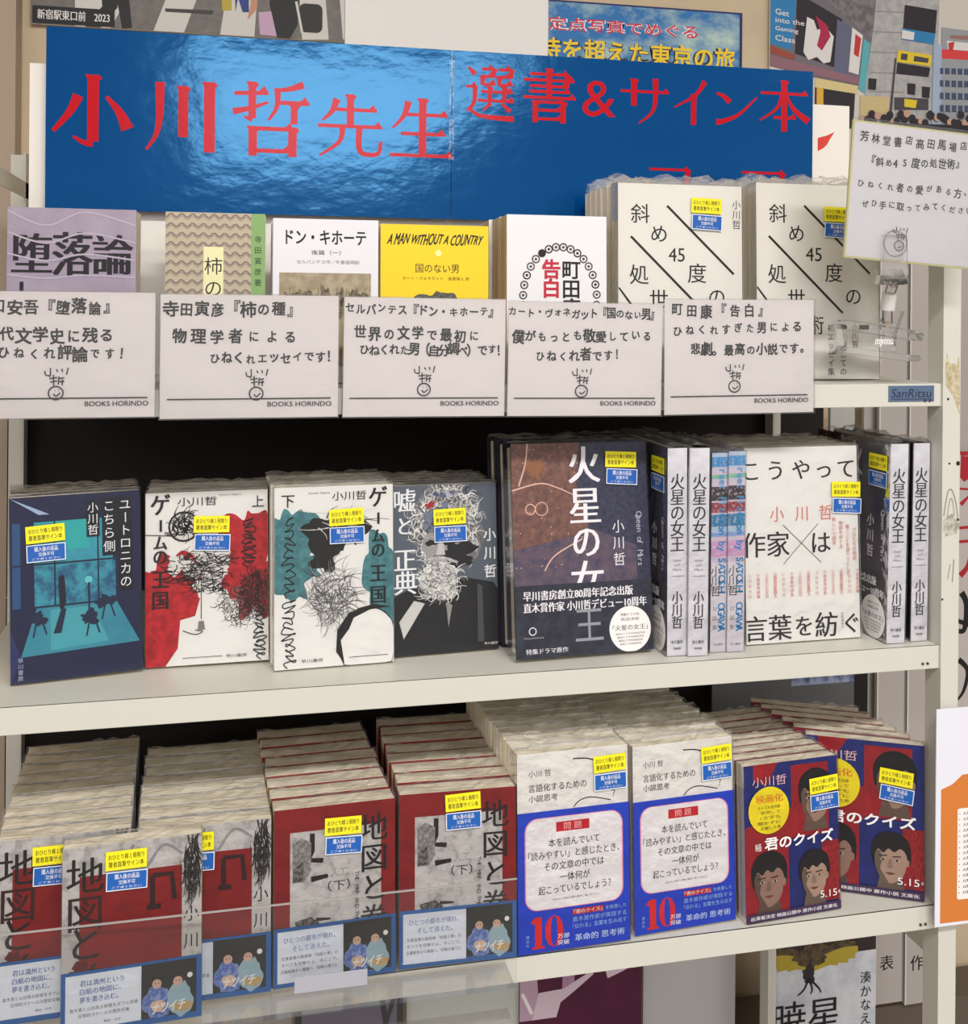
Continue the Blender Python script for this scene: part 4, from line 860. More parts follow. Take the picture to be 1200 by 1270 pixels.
def a_uso(p):
    sl = M((84, 92, 104)); p.rect(0, 0, 1, 1, sl); hair = M((200, 198, 194), 0.5, c2=(60, 58, 58), scale=190, thr=0.5, soft=0.12); bk = M((24, 24, 28)); lt = M((206, 204, 200), 0.5, c2=(130, 128, 128), scale=200, soft=0.12)
    p.poly([(0, 0.66), (0.2, 0.6), (0.6, 0.55), (0.96, 0.6), (1, 0.64), (1, 1), (0, 1)], bk); p.blob(0.52, 0.25, 0.33, 0.25, M((112, 110, 112)), 0.25, seed=2); p.sketch(0.52, 0.25, 0.33, 0.24, 420, (M((214, 212, 208)), M((170, 168, 166)), M((40, 38, 40)), M((226, 224, 220))), 0.0009, 0.13, 2, 1.4); p.blob(0.48, 0.22, 0.17, 0.1, M((56, 54, 60), 0.5, c2=(110, 120, 140), scale=70, thr=0.45, soft=0.08), 0.4, seed=4); p.blob(0.46, 0.38, 0.16, 0.12, M((150, 148, 146)), 0.15, seed=3)
    p.blob(0.6, 0.43, 0.2, 0.07, bk, 0.4, seed=5); p.blob(0.44, 0.57, 0.2, 0.11, M((176, 174, 172)), 0.2, seed=6); p.sketch(0.44, 0.57, 0.2, 0.11, 260, (M((226, 224, 220)), M((200, 198, 196)), M((110, 108, 108))), 0.0009, 0.2, 6, 1.2)
    p.blob(0.36, 0.12, 0.04, 0.02, M((160, 30, 40)), 0.5, seed=12); p.blob(0.52, 0.06, 0.12, 0.025, M((60, 70, 100), 0.5, c2=(180, 180, 186), scale=60), 0.4, seed=13)
    for u in (0.37, 0.54): p.blob(u, 0.345, 0.055, 0.018, bk, 0.3, seed=7); p.stroke([(u - 0.06, 0.32), (u, 0.31), (u + 0.06, 0.325)], 0.0016, lt)
    p.poly([(0.44, 0.34), (0.48, 0.34), (0.5, 0.42), (0.41, 0.42)], M((190, 188, 184))); p.stroke([(0.3, 0.46), (0.45, 0.435), (0.62, 0.47)], 0.004, lt, 0.002)
    p.poly([(0.06, 0.8), (0.2, 0.68), (0.3, 0.7), (0.1, 0.9)], M((196, 194, 190))); p.poly([(0.5, 0.7), (0.56, 0.72), (0.52, 0.85)], M((140, 138, 136))); p.poly([(0.8, 0.6), (0.85, 0.62), (0.86, 0.95), (0.8, 0.95)], M((70, 70, 74)))
    wh = M((226, 226, 228))
    for ch, v in (('嘘', 0.09), ('と', 0.24), ('正', 0.44), ('典', 0.575)): p.nxt(); p.char(ch, 0.12, v, 0.0225 if ch != 'と' else 0.018, wh, 0.0, fat=0.004, sx=1.0)
    p.vtext('小川哲', 0.93, 0.26, 0.59, wh, size=0.0125, off=0.015); p.text('早川書房', 0.86, 0.955, 0.99, 0.97, WHITE)
mk('paperback_book', 'slate paperback with a grey-bearded figure in a black coat, fourth in the middle row', (487, 818), (618, 806.5), 606, Z1, 5, 0.014, M((84, 92, 104)), M((60, 66, 76)), a_uso, n_rear=4, rear_label='copy in the row behind the slate bearded-figure paperback', group='copies of the slate paperback', st=(0.545, 0.24, 0.0021, -0.02))
DKC = M((34, 34, 50))
def a_mars(p):
    p.rect(0, 0, 1, 0.68, M((58, 58, 84), 0.5, c2=(40, 42, 64), scale=70)); p.poly([(0, 0), (0.5, 0), (0.47, 0.2), (0.55, 0.4), (0.5, 0.56), (0.2, 0.62), (0, 0.6)], M((96, 66, 62), 0.5, c2=(140, 96, 82), scale=55, thr=0.55, soft=0.15))
    p.poly([(0, 0.5), (0.6, 0.42), (0.9, 0.5), (0.9, 0.68), (0, 0.68)], M((66, 60, 86), 0.5, c2=(104, 84, 96), scale=40, thr=0.5, soft=0.15))
    lt = M((220, 176, 160))
    p.stroke([(0.12, 0), (0.1, 0.1), (0.05, 0.2)], 0.0013, lt); p.stroke([(0, 0.22), (0.2, 0.19), (0.32, 0.21), (0.45, 0.25)], 0.0014, lt, 0.0008); p.stroke([(0.22, 0.6), (0.3, 0.53), (0.5, 0.46)], 0.0012, lt)
    rnd = random.Random(8)
    for i in range(60): p.disc(rnd.uniform(0, 0.55), rnd.uniform(0.02, 0.6), rnd.uniform(0.002, 0.006), M((200, 166, 140)), 6); p.k = 7
    p.ring(0.13, 0.31, 0.035, 0.001, lt, 12); p.ring(0.21, 0.31, 0.045, 0.0008, lt, 12); p.blob(0.17, 0.12, 0.05, 0.05, M((140, 90, 60)), 0.5, seed=3)
    wh = M((236, 232, 236)); p.k = 10
    for ch, v, s_ in (('火', 0.11, 0.033), ('星', 0.305, 0.033), ('の', 0.475, 0.030), ('女', 0.66, 0.034)):
        p.nxt(); p.char(ch, 0.53, v, s_, wh, 0.0, fat=0.005, sy=1.1)
    p.k += 1
    p.rect(0, 0.665, 1, 1, M((30, 32, 46), 0.5, c2=(46, 48, 64), scale=30)); p.k += 1
    p.char('王', 0.53, 0.865, 0.030, M((150, 150, 158)), 0.0, sy=1.15)
    p.vtext('小川哲', 0.77, 0.37, 0.605, wh, size=0.0125); p.b.add([], [], wh)
    p.k += 1
    for i, ch in enumerate('Queen of Mars'):
        if ch != ' ': p.char(ch, 0.93, 0.36 + i * 0.0205, 0.0082, M((190, 186, 200)), 0.0, -math.pi / 2)
    p.text('早川書房創立80周年記念出版', 0.06, 0.69, 0.86, 0.735, wh, fat=0.002); p.text('直木賞作家 小川哲デビュー10周年', 0.06, 0.745, 0.96, 0.79, wh, fat=0.002); p.text('特集ドラマ原作', 0.07, 0.955, 0.37, 0.98, wh, off=0.01)
    p.text('hayakawa', 0.06, 0.9, 0.2, 0.912, M((170, 170, 176))); p.ring(0.12, 0.875, 0.025, 0.0008, wh, 10)
    p.disc(0.83, 0.895, 0.155, WHITE); p.text('「火星の女王」', 0.7, 0.875, 0.96, 0.9, INK, off=0.01)
    for i, tx in enumerate(('特集ドラマ化', '放送決定')): p.text(tx, 0.76, 0.82 + 0.022 * i, 0.9, 0.834 + 0.022 * i, INK)
    for i in range(4): p.text('総合にて今冬放送予定', 0.72 + 0.01 * i, 0.912 + 0.016 * i, 0.94 - 0.01 * i, 0.921 + 0.016 * i, INK)
r, w5, h5 = mk('hardcover_book', 'dark cosmic hardcover with a round white seal, faced out in the middle row', (640, 824), (810, 810), 556, Z1, 7, 0.024, DKC, M((214, 212, 216)), a_mars, hard=True, n_rear=2, rear_label='hardcover copy in the row behind the dark cosmic hardcover', group='copies of the dark cosmic hardcover', st=(0.80, 0.125, 0.0021, 0.05))

# spine-out books: local x = thickness, spine faces the viewer, cover on the left side
def spine_book(name, label, px0b, px1b, pyb, pytop, width, z, sm, cm, art, side_art=None, group=None, tilt=0.0, lean=0.0, yaw=0.0, st=None):
    A = on(px0b, pyb, z); Bx = at(px1b, pyb, A.y).x; t = Bx - A.x
    h_ = at(px0b, pytop, A.y).z - z
    r = empty(name, (A.x + t / 2, A.y, z + 0.0006 + abs(math.sin(tilt)) * t / 2), (0, tilt, yaw)); tag(r, label, 'book', group)
    e = 0.0015; D_ = width
    b = MB().box(-t / 2, t / 2, 0, e, 0, h_, sm).box(-t / 2, -t / 2 + e, e, D_, 0, h_, cm).box(t / 2 - e, t / 2, e, D_, 0, h_, cm); b.build('cover', r)
    MB().box(-t / 2 + e, t / 2 - e, e, D_ - 0.003, 0.003, h_ - 0.003, PAGES).build('pages', r)
    p = Print(t, h_); art(p); p.build('spine_print', r)
    if side_art:
        q = Print(D_, h_); side_art(q); o = q.build('cover_print', r); o.location = (-t / 2, D_ / 2, 0); o.rotation_euler = (0, 0, -math.pi / 2)
    if st:
        for k, (me, tm) in enumerate(((ST[0], ST[1]), (ST[2], ST[3]))):
            o = link('yellow_sticker' if k == 0 else 'blue_sticker', me, r, (-t / 2 - 0.0013, st[0], h_ * (1 - st[1]) - k * 0.016)); o.rotation_euler = (0, 0, -math.pi / 2); link('sticker_lettering', tm, o)
    g = 0.0006
    fb = MB(); x0, x1, y0, y1 = -t / 2 - g, t / 2 + g, -g - 0.0004, D_ + g
    for q4 in ([(x0, y0), (x1, y0)], [(x0, y0), (x0, y1)], [(x1, y0), (x1, y1)]):
        (xa, ya), (xb, yb) = q4; fb.add([(xa, ya, 0), (xb, yb, 0), (xb, yb, h_ + 0.001), (xa, ya, h_ + 0.001)], [(0, 1, 2, 3)], FILM)
    rnd = random.Random(label); nn = 14; vs = []
    for j in range(nn + 1):
        for i in range(4): vs.append((x0 + (x1 - x0) * i / 3, y0 + (y1 - y0) * j / nn, h_ + 0.001 + (rnd.uniform(0, 0.005) if 0 < i < 3 else 0)))
    fb.add(vs, [(j * 4 + i, j * 4 + i + 1, j * 4 + i + 5, j * 4 + i + 4) for j in range(nn) for i in range(3)], FILMTOP)
    fb.build('film', r)
    return r
SPW = M((222, 220, 226), 0.5, c2=(208, 206, 214), scale=12)
def a_spine(p):
    dk = M((52, 48, 58)); p.vtext('火星の女王', 0.5, 0.125, 0.5, dk, size=0.0145, sy=1.1, fat=0.01)
    for i, tx in enumerate(('Queen', 'of', 'Mars')): p.text(tx, 0.36 if tx == 'of' else 0.28, 0.535 + 0.022 * i, 0.64 if tx == 'of' else 0.72, 0.547 + 0.022 * i, M((120, 116, 124)))
    p.rect(0.2, 0.615, 0.85, 0.618, M((130, 126, 134))); p.vtext('小川哲', 0.5, 0.69, 0.87, dk, size=0.011, sy=1.15, fat=0.008)
    p.text('早川書房', 0.2, 0.925, 0.8, 0.942, dk); p.text('特装版', 0.3, 0.958, 0.7, 0.97, dk)
def a_side(p): a_mars(p)
spine_book('hardcover_book', 'pale-spined hardcover standing edge-on right beside the dark cosmic cover', 827, 851, 815, 557, 0.128, Z1, SPW, DKC, a_spine, a_side, tilt=R(-0.3), st=(0.02, 0.13))
spine_book('hardcover_book', 'pale-spined hardcover just left of the pink and blue spines', 853, 877, 815, 557, 0.128, Z1, SPW, DKC, a_spine, tilt=R(0.15))
PINK = M((214, 184, 196), 0.5, c2=(150, 190, 214), scale=16, thr=0.52, soft=0.12, stretch=(0.5, 0.5, 1.6))
def a_street(p):
    cb = M((50, 130, 186)); rnd = random.Random(1)
    for v, hh, mm in ((0.02, 0.05, (70, 140, 190)), (0.11, 0.02, (120, 180, 150)), (0.17, 0.07, (60, 56, 58)), (0.25, 0.05, (140, 60, 70)), (0.31, 0.06, (50, 120, 160)), (0.4, 0.02, (120, 150, 200)), (0.44, 0.08, (196, 150, 190))): p.rect(0, v, 1, v + hh, M(mm, 0.5, c2=(210, 190, 200), scale=120, thr=0.6))
    p.rect(0, 0.55, 1, 1, M((206, 200, 208)))
    for i, ch in enumerate('Street Fiction by SATOSHI OGAWA'):
        if ch != ' ': p.char(ch, 0.72, 0.05 + i * 0.028, 0.0098, cb if i > 8 else M((90, 150, 200)), 0.02, -math.pi / 2)
    p.vtext('小川哲', 0.32, 0.57, 0.72, M((40, 38, 42)), size=0.0105); p.vtext('対談集', 0.28, 0.76, 0.9, M((110, 106, 110)), size=0.005); p.text('早川書房', 0.2, 0.955, 0.8, 0.968, M((90, 86, 90)))
spine_book('paperback_book', 'pink and blue spine with vertical letters, left of the pair', 880, 899, 810, 563, 0.128, Z1, PINK, PINK, a_street, tilt=R(0.2))
spine_book('paperback_book', 'pink and blue spine with vertical letters, right of the pair', 901, 921.5, 809.5, 561, 0.128, Z1, PINK, PINK, a_street, tilt=R(0.2))
def a_sakka(p):
    dk = M((40, 36, 38)); rs = M((206, 120, 110)); pl = M((222, 176, 168))
    for tx, us_, v, s_ in (('こうやって', (0.06, 0.275, 0.5, 0.7, 0.9), 0.12, 0.021),): [(p.nxt(), p.char(c, u, v, s_, dk, 0.0, fat=0.002)) for c, u in zip(tx, us_)]
    for c, u in zip('作家は', (0.075, 0.285, 0.66)): p.nxt(); p.char(c, u, 0.5, 0.0255 if c != 'は' else 0.023, dk, 0.0, fat=0.002)
    for c, u in zip('言葉を紡ぐ', (0.08, 0.29, 0.5, 0.7, 0.92)): p.nxt(); p.char(c, u, 0.925, 0.0255 if c in '言葉紡' else 0.021, dk, 0.0, fat=0.002)
    for c, u in zip('小川哲', (0.28, 0.5, 0.71)): p.char(c, u, 0.345, 0.0155, rs, 0.0)
    p.stroke([(0.33, 0.4), (0.66, 0.6)], 0.0005, dk, smooth=False); p.stroke([(0.64, 0.4), (0.33, 0.6)], 0.0005, dk, smooth=False)
    for i in range(14): p.vtext('小説家対談集録人物'[: 5 + i % 4], 0.035 + 0.073 * i, 0.64, 0.77, rs if i % 2 else pl, size=0.0038)
    for i, tx in enumerate(('新しい小説家', '物語をめぐる', '書くことを語りつくした', 'プロたちの物語')): p.vtext(tx, 0.78 + 0.06 * i, 0.37 + 0.02 * i, 0.37 + 0.02 * i + 0.024 * len(tx), rs, size=0.0044)
    p.vtext('文藝春秋刊', 0.84, 0.86, 0.95, M((150, 146, 146)), size=0.003)
mk('paperback_book', 'white book with spaced black calligraphic title and pink small print', (925.5, 802), (1066.5, 792), 558, Z1, 3, 0.017, GW, GW, a_sakka, n_rear=4, rear_label='copy in the row behind the white spaced-title book', group='copies of the white spaced-title book', st=(0.885, 0.265, 0.0021, 0.04))
spine_book('hardcover_book', 'pale-spined hardcover with its dark cover showing, right of the white spaced-title book', 1099, 1121, 799.5, 552, 0.128, Z1, SPW, M((52, 52, 62)), a_spine, a_side, tilt=R(0.9), st=(0.018, 0.14))
spine_book('hardcover_book', 'pale-spined hardcover nearest the right post', 1129, 1149, 796.5, 551, 0.128, Z1, SPW, DKC, a_spine, tilt=R(0.5))

# ------------------------------------------------------------------ bottom row
CR = M((142, 12, 20), 0.5, c2=(110, 8, 14), scale=14, thr=0.5, soft=0.3); MAP = M((190, 186, 184), 0.5, c2=(156, 152, 150), scale=26, thr=0.55, soft=0.06)
ink2 = M((28, 24, 24), 0.5, c2=(150, 146, 142), scale=170, thr=0.6, soft=0.05)
def fist(p, u, v, s_, m=None):
    m = m or M((24, 20, 22)); p.nxt(); return m
def a_ue(p):
    p.rect(0, 0, 1, 0.16, MAP); p.rect(0, 0.16, 1, 1, CR); p.rect(0, 0.1, 0.12, 1, MAP); p.rect(0.855, 0, 1, 1, MAP)
    dk = M((40, 10, 14)); rk = M((90, 12, 18))
    for i, (ch, v) in enumerate((('地', 0.16), ('図', 0.36), ('と', 0.52), ('拳', 0.72))): p.nxt(); p.char(ch, 0.16, v, 0.029, INK if i != 1 else M((50, 20, 22)), 0.0, fat=0.003)
    p.stroke([(0.3, 0.05), (0.42, 0.14), (0.5, 0.02)], 0.002, M((140, 138, 140))); p.stroke([(0.6, 0.15), (0.72, 0.04), (0.86, 0.1)], 0.002, M((140, 138, 140)))
    for pts in ([(0.64, 0.2), (0.64, 0.36)], [(0.64, 0.2), (0.78, 0.2), (0.8, 0.34)], [(0.6, 0.37), (0.7, 0.37)], [(0.5, 0.68), (0.5, 0.86)]): p.stroke(pts, 0.0038, dk, smooth=False)
    p.blob(0.14, 0.66, 0.07, 0.05, rk, 0.5, seed=2)
    p.sketch(0.925, 0.17, 0.055, 0.15, 110, (INK, M((60, 56, 56))), 0.001, 0.3, 4); p.vtext('小川哲', 0.925, 0.36, 0.8, INK, size=0.0125)
def band_photo(q, u0):
    q.rect(u0, 0.04, 0.965, 0.9, M((30, 34, 34)));
    a = (0.965 - u0)
    q.blob(u0 + a * 0.28, 0.66, a * 0.24, 0.27, M((70, 100, 170), 0.5, c2=(130, 150, 200), scale=100), 0.15, seed=1); q.blob(u0 + a * 0.7, 0.66, a * 0.24, 0.27, M((150, 178, 190)), 0.15, seed=2)
    for uu in (0.28, 0.66): q.disc(u0 + a * uu, 0.32, a * 0.13, M((30, 24, 24))); q.disc(u0 + a * uu, 0.37, a * 0.085, M((206, 170, 150))); q.disc(u0 + a * (uu - 0.03), 0.36, a * 0.012, INK, 6); q.disc(u0 + a * (uu + 0.03), 0.36, a * 0.012, INK, 6)
    q.disc(u0 + a * 0.88, 0.3, a * 0.05, WHITE); q.blob(u0 + a * 0.3, 0.72, a * 0.12, 0.1, M((212, 184, 160)), 0.2, seed=3); q.blob(u0 + a * 0.76, 0.78, a * 0.16, 0.08, M((190, 160, 110)), 0.2, seed=3)
    q.text('ナツイチ', u0 + a * 0.2, 0.68, u0 + a * 0.8, 0.84, WHITE, off=0.02, skew=0.15, slope=-0.02)
def band_a(q):
    bl = M((40, 70, 150)); q.rect(0.03, 0.05, 0.565, 0.9, M((222, 228, 238)))
    for i, tx in enumerate(('君は満州という', '白紙の地図に、', '夢を書き込む。')): q.text(tx, 0.13, 0.14 + 0.13 * i, 0.13 + 0.27 + 0.02 * (2 - i), 0.235 + 0.13 * i, bl, off=0.015)
    for i, tx in enumerate(('直木賞と山田風太郎賞をダブル受賞', '圧倒的スケールの歴史巨編')): q.text(tx, 0.06 + 0.06 * i, 0.56 + 0.1 * i, 0.54 - 0.06 * i, 0.62 + 0.1 * i, INK)
    q.text('解説・永井', 0.3, 0.8, 0.42, 0.84, INK); band_photo(q, 0.565)
def band_b(q):
    bl = M((90, 106, 160)); q.rect(0.03, 0.06, 0.565, 0.92, M((222, 228, 240)))
    for i, tx in enumerate(('ひとつの都市が現れ、', 'そして消えた。')): q.text(tx, 0.08 + 0.07 * i, 0.16 + 0.15 * i, 0.5 - 0.05 * i, 0.26 + 0.15 * i, bl, off=0.008)
    for i, tx in enumerate(('文豪直筆の最高峰「地図と拳」の', 'すべてを目撃せよ、今ここで。', '日露戦争から戦後へ、知略の果てに')): q.text(tx, 0.06, 0.48 + 0.11 * i, 0.52, 0.54 + 0.11 * i, INK)
    band_photo(q, 0.565)
def a_shita(p):
    p.rect(0, 0, 1, 1, CR); p.rect(0.13, 0.135, 0.88, 0.98, MAP)
    dk = INK
    p.stroke([(0.31, 0.15), (0.31, 0.25), (0.29, 0.3), (0.4, 0.31)], 0.004, dk, smooth=False); p.stroke([(0.3, 0.41), (0.44, 0.4)], 0.0045, dk, 0.003, smooth=False)
    bg_ = M((70, 66, 64), 0.5, c2=(168, 164, 160), scale=110, thr=0.5, soft=0.2); p.poly([(0.15, 0.2), (0.22, 0.17), (0.3, 0.2), (0.3, 0.36), (0.25, 0.42), (0.15, 0.42)], bg_); p.poly([(0.16, 0.34), (0.24, 0.3), (0.24, 0.41), (0.15, 0.42)], M((50, 46, 46), 0.5, c2=(120, 116, 112), scale=120))
    p.poly([(0.17, 0.64), (0.3, 0.62), (0.37, 0.66), (0.33, 0.73), (0.21, 0.74)], M((34, 30, 30), 0.5, c2=(110, 106, 104), scale=120)); p.stroke([(0.34, 0.64), (0.46, 0.645)], 0.003, dk, 0.0015); p.blob(0.5, 0.8, 0.22, 0.05, ink2, 0.5, seed=7)
    p.text('（下）', 0.44, 0.43, 0.62, 0.49, INK); p.text('人工', 0.46, 0.36, 0.6, 0.41, M((150, 146, 142)))
    p.vtext('THE MAP AND THE FIST', 0.68, 0.4, 0.78, M((60, 56, 56)), size=0.0048)
    for ch, v in (('地', 0.155), ('図', 0.33), ('と', 0.5), ('拳', 0.68)): p.nxt(); p.char(ch, 0.82, v, 0.0245, INK, 0.0, fat=0.003)
    p.vtext('小川哲', 0.065, 0.2, 0.75, M((120, 14, 20)), size=0.012)
OB = M((28, 92, 160))
BL_ = dict(film=True)
rl = 'book from the front in the far left stack of red map paperbacks'
def bandh(h_, frac): return h_ * frac
mk('paperback_book', 'red map paperback partly cut off by the left picture edge', (-8, 1277), (160, 1252), 1047, Z2, 3, 0.0205, MAP, MAP, a_ue, n_rear=8, rear_label=rl, group='far left stack of red map paperbacks', band=(0.046, OB, band_a), st=(0.42, 0.15, 0.0021, 0.0))
mk('paperback_book', 'red map paperback standing forward of the two left stacks', (75, 1291), (249, 1262), 1056, Z2, 3, 0.0165, MAP, M((196, 210, 110)), a_ue, film=True, band=(0.046, OB, band_a), st=(0.45, 0.14, 0.0021, 0.0))
mk('paperback_book', 'red map paperback at the front of the second stack, half hidden', (168, 1255), (335, 1232), 1034, Z2, 3, 0.0205, MAP, M((196, 210, 110)), a_ue, n_rear=7, rear_label='book from the front in the second stack of red map paperbacks', group='second stack of red map paperbacks', band=(0.046, OB, band_a), st=(0.42, 0.14, 0.0021, 0.0))
mk('paperback_book', 'red-bordered second-volume map paperback beside the half-hidden first volume', (339, 1230), (490, 1207), 1009, Z2, 3, 0.0215, CR, CR, a_shita, n_rear=7, rear_label='book from the front in the third stack of map paperbacks', group='third stack of map paperbacks', band=(0.046, OB, band_b), st=(0.56, 0.17, 0.0021, 0.02))
mk('paperback_book', 'red-bordered second-volume map paperback left of the blue-banded books', (495, 1205), (640, 1189), 989, Z2, 3, 0.0215, CR, CR, a_shita, n_rear=7, rear_label='book from the front in the fourth stack of map paperbacks', group='fourth stack of map paperbacks', band=(0.046, OB, band_b), st=(0.54, 0.11, 0.0021, -0.04))
WC = M((226, 222, 218)); UB = M((26, 62, 190))
def a_gengo(p):
    p.text('小川 哲', 0.1, 0.085, 0.3, 0.12, INK); p.text('言語化するための', 0.1, 0.155, 0.62, 0.195, INK, off=0.004); p.text('小説思考', 0.1, 0.21, 0.36, 0.245, INK, off=0.004)
    p.stroke([(0.5, 0.045), (0.62, 0.05), (0.7, 0.065)], 0.001, INK); p.stroke([(0.5, 0.29), (0.56, 0.26), (0.66, 0.25), (0.84, 0.275)], 0.0008, INK); p.text('？', 0.85, 0.225, 0.88, 0.26, INK)
def band_g(q):
    q.rrect(0.06, 0.045, 0.945, 0.70, 0.11, M((232, 140, 170))); q.rrect(0.07, 0.05, 0.935, 0.695, 0.105, M((228, 224, 226)))
    rd = M((214, 34, 40)); q.rect(0.34, 0.085, 0.64, 0.155, M((186, 24, 40))); q.text('問 題', 0.41, 0.095, 0.57, 0.145, M((240, 170, 170)), off=0.01)
    for i, (tx, u0, u1) in enumerate((('本を読んでいて', 0.27, 0.73), ('「読みやすい」と感じたとき、', 0.09, 0.91), ('その文章の中では', 0.23, 0.77), ('一体何が', 0.37, 0.64), ('起こっているでしょう？', 0.18, 0.83))): q.text(tx, u0, 0.2 + 0.083 * i, u1, 0.26 + 0.083 * i, INK, off=0.01)
    q.text('（あなたの答えは帯の裏をご覧ください）', 0.3, 0.625, 0.72, 0.64, INK)
    q.rect(0.145, 0.745, 0.205, 0.965, rd); q.rect(0.12, 0.95, 0.23, 0.967, rd); q.poly([(0.145, 0.745), (0.145, 0.79), (0.115, 0.785), (0.115, 0.77)], rd)
    for sg in (-1, 1):
        c0 = 0.315; q.poly([(c0 + sg * x, y) for x, y in ((0.0, 0.742), (0.045, 0.76), (0.075, 0.81), (0.08, 0.855), (0.075, 0.9), (0.045, 0.95), (0.0, 0.968), (0.02, 0.94), (0.028, 0.9), (0.03, 0.855), (0.028, 0.81), (0.02, 0.77))][::sg], rd)
    lb = M((150, 190, 226)); q.text('万部', 0.345, 0.88, 0.45, 0.915, WHITE, off=0.01); q.text('突破', 0.345, 0.925, 0.45, 0.96, WHITE, off=0.01)
    q.rect(0.48, 0.72, 0.76, 0.76, M((190, 34, 50))); q.text('『君のクイズ』', 0.49, 0.725, 0.75, 0.755, WHITE, off=0.01); q.text('を執筆した', 0.78, 0.725, 0.97, 0.755, lb)
    q.text('直木賞作家が実践する', 0.48, 0.775, 0.97, 0.81, lb); q.text('「伝わる」言葉を生み出す', 0.48, 0.825, 0.97, 0.86, lb); q.text('革命的 思考術', 0.5, 0.9, 0.95, 0.95, M((200, 220, 240)), off=0.008)
    q.vtext('講談社', 0.08, 0.86, 0.95, lb, size=0.003)
for nm, a_, b_, ty, n_, lb_, gl_ in (('front', (642.5, 1188), (780.5, 1167), 939, 10, 'white book with a blue question band, left of the pair', 'left'), ('b', (787, 1163), (911, 1142), 929, 10, 'white book with a blue question band, right of the pair', 'right')):
    mid, yaw, L_, w_, h_ = pose(a_, b_, ty, Z2, 3)
    make_book('paperback_book', lb_, mid, yaw, L_, w_, h_, 0.0155, WC, WC, a_gengo, z=Z2, n_rear=n_, rear_label='book from the front in the %s stack of blue-banded books' % gl_, group='%s stack of blue-banded books' % gl_, band=(h_ * 0.705, UB, band_g), st=(0.83, 0.125, 0.0021, -0.04), flap=0.005)
def a_quiz(p):
    rd = M((168, 26, 38), 0.5, c2=(130, 18, 32), scale=30, soft=0.2); bl = M((26, 44, 130), 0.5, c2=(20, 30, 84), scale=24, soft=0.2)
    p.rect(0, 0, 1, 1, bl); p.poly([(0.1, 0), (0.36, 0), (0.24, 0.14), (0.1, 0.1)], rd); p.rect(0, 0.5, 0.46, 1, rd); p.rect(0.5, 0.03, 1, 0.5, rd); p.rect(0.82, 0.55, 1, 0.94, M((178, 34, 40), 0.5, c2=(110, 18, 30), scale=60, stretch=(6, 1, 1)))
    p.poly([(0, 0.4), (0.5, 0.3), (0.5, 0.52), (0, 0.56)], M((150, 24, 34))); p.rect(0.9, 0.0, 1, 0.5, bl)
    def face(u, v, s_, tone, lean=0, seed=0):
        hr = M((20, 18, 24)); sk = M(tone); dk = M(tuple(int(c * 0.62) for c in tone)); lp = M((112, 62, 58)); a = p.w / p.h
        pt = lambda x, y: (u + s_ * x, v + s_ * a * y)
        sm = lambda q: catmull(q + q[:1], 4)[:-1]
        ell = lambda cu, cv, ru, rv, m, n=22: p.poly([pt(cu + ru * math.cos(2 * math.pi * i / n), cv + rv * math.sin(2 * math.pi * i / n)) for i in range(n)], m)
        p.poly([pt(x, y) for x, y in ((-0.5, 0.9), (0.55, 0.9), (0.75, 1.75), (-0.7, 1.75))], dk)
        p.poly(sm([pt(x, y) for x, y in ((-0.9, 0.1), (-0.95, -0.5), (-0.7, -1.05), (-0.1, -1.35), (0.6, -1.2), (1.0, -0.7), (1.02, 0.2), (0.85, 0.35), (0, 0.3), (-0.8, 0.35))]), hr)
        p.poly(sm([pt(x, y) for x, y in ((-0.78, -0.3), (-0.4, -0.7), (0.4, -0.72), (0.8, -0.3), (0.8, 0.4), (0.62, 0.95), (0.2, 1.28), (-0.12, 1.3), (-0.55, 0.98), (-0.76, 0.4))]), sk)
        p.poly(sm([pt(x, y) for x, y in ((-0.78, -0.3), (-0.5, -0.3), (-0.42, 0.2), (-0.5, 0.6), (-0.3, 0.95), (-0.1, 1.3), (-0.55, 0.98), (-0.76, 0.4))]), dk)
        ell(0.86, 0.2, 0.1, 0.2, sk, 10)
        p.poly(sm([pt(x, y) for x, y in ((-0.86, 0.0), (-0.92, -0.6), (-0.4, -1.2), (0.5, -1.15), (0.98, -0.6), (0.9, 0.05), (0.76, -0.3), (0.5, -0.5), (0.2, -0.3), (-0.1, -0.46), (-0.35, -0.22), (-0.62, -0.4))]), hr)
        for cu in (-0.36, 0.34):
            p.stroke([pt(cu - 0.22, -0.06), pt(cu + 0.2, -0.1)], 0.001, hr, smooth=False)
            ell(cu, 0.12, 0.15, 0.055, M((186, 172, 166)), 12); ell(cu, 0.12, 0.06, 0.06, hr, 10)
        p.poly([pt(x, y) for x, y in ((-0.06, 0.1), (0.05, 0.1), (0.14, 0.5), (-0.02, 0.58), (-0.16, 0.5))], M(tuple(int(c * 0.85) for c in tone)))
        p.poly([pt(x, y) for x, y in ((-0.28, 0.8), (-0.06, 0.75), (0.0, 0.78), (0.06, 0.75), (0.28, 0.8), (0.0, 0.9))], lp)
    face(0.75, 0.24, 0.185, (160, 128, 112)); face(0.24, 0.74, 0.19, (150, 116, 104)); face(0.72, 0.745, 0.165, (172, 142, 126))
    wh = M((236, 232, 234)); p.nxt()
    p.text('小川哲', 0.08, 0.075, 0.44, 0.14, M((236, 190, 190))); p.disc(0.25, 0.295, 0.215, M((236, 216, 30)))
    p.text('映画化', 0.12, 0.195, 0.4, 0.245, M((214, 110, 30)), off=0.015)
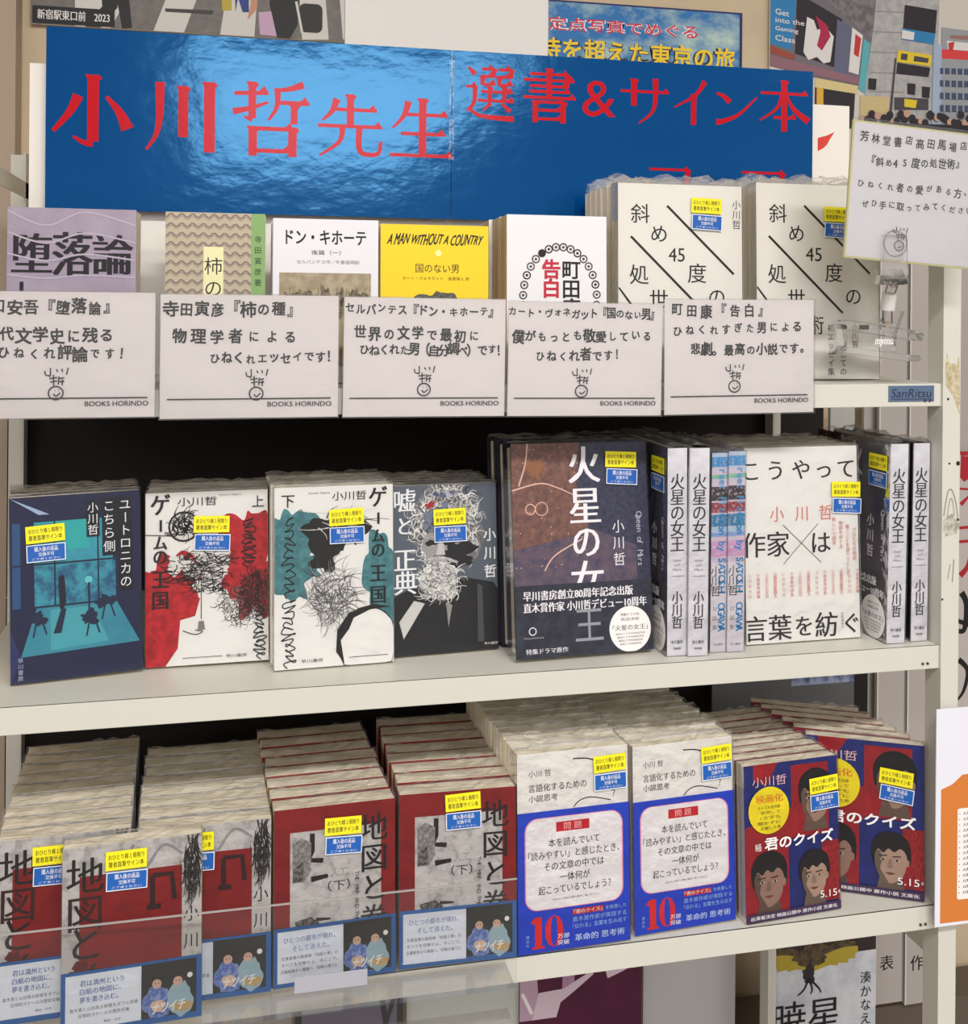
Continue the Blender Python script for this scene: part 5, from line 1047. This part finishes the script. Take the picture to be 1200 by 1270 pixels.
    for i, tx in enumerate(('クイズ大会決勝', '早押しで', '1文字も', '聞かずに', '正解した男')): z_ = (0, 3); p.text(tx, 0.13 if i in z_ else 0.16, 0.265 + 0.033 * i, 0.37, 0.287 + 0.033 * i, M((60, 56, 20)), off=0.004)
    p.text('君のクイズ', 0.2, 0.47, 0.93, 0.55, wh, off=0.028); p.text('映画', 0.1, 0.5, 0.16, 0.55, wh)
    p.text('5.15', 0.78, 0.865, 0.96, 0.91, wh); p.vtext('金', 0.985, 0.87, 0.9, wh, size=0.003)
    p.rect(0, 0.945, 1, 1, M((60, 40, 70))); p.text('出演者決定 映画公開中 原作小説 文庫化', 0.04, 0.96, 0.96, 0.985, wh, off=0.004)
QC = M((120, 24, 44))
mk('paperback_book', 'red and blue portrait-cover paperback at the front of the open pair', (925, 1147.5), (1041, 1127), 953, Z2, 3, 0.014, QC, QC, a_quiz, n_rear=8, rear_label='book back in the row behind the left portrait-cover paperback', group='copies behind the left portrait-cover paperback', st=(0.845, 0.225, 0.0021, -0.06))
A = on(1145.5, 1119, Z2); B = on(1043, 1105.5, Z2); d = (A - B).normalized(); Wq = 0.105; mid = A - d * (Wq / 2)
_, yaw, L_, _, h_ = pose((1043, 1105.5), (1155, 1120.5), 920, Z2, 3)
hq = pose((1043, 1105.5), (1155, 1120.5), 931 - 14, Z2, 3)[4]
make_book('paperback_book', 'red and blue portrait-cover paperback angled toward the right post', mid, yaw, L_, Wq, hq, 0.014, QC, QC, a_quiz, z=Z2, sdir=(-0.12, 0.99, 0), n_rear=5, rear_label='book back in the row behind the angled portrait-cover paperback', group='copies behind the angled portrait-cover paperback', st=(0.76, 0.27, 0.0021, 0.1))

# ------------------------------------------------------------------ clear guard along the lower left
GY = -0.039
g0 = at(-46, 1166, GY); g1 = at(641, 1088, GY)
guard = empty('acrylic_guard', ((g0.x + g1.x) / 2, GY, Z2 - 0.035)); tag(guard, 'clear acrylic guard hooked over the bottom board at the lower left', 'guard')
gw = g1.x - g0.x; gh = g0.z - (Z2 - 0.035)
MB().box(-gw / 2, gw / 2, 0, 0.0012, 0, gh, TRAYM).build('front_sheet', guard)
MB().box(-gw / 2, gw / 2, -0.0003, 0.0015, gh, gh + 0.0007, M((170, 166, 164), 0.3)).build('top_edge', guard)
MB().box(-gw / 2, gw / 2, 0.0012, -GY - 0.0008, 0.0336, 0.0348, TRAYM).build('tray_floor', guard)
MB().box(-gw / 2, gw / 2, -0.004, 0.0, 0.0, 0.001, TRAYM).box(-gw / 2, gw / 2, 0.0012, 0.03, 0.0, 0.0012, TRAYM).build('foot_fold', guard)
a = at(365, 1212, GY); b = at(455, 1228, GY)
tag(MB().box(-(b.x - a.x) / 2, (b.x - a.x) / 2, -0.0006, 0, -0.006, 0.006, M((172, 172, 182), 0.5)).build('grey_label'), 'blank grey label stuck on the clear guard', 'label').location = ((a.x + b.x) / 2, GY - 0.0006, at(410, 1216, GY).z)
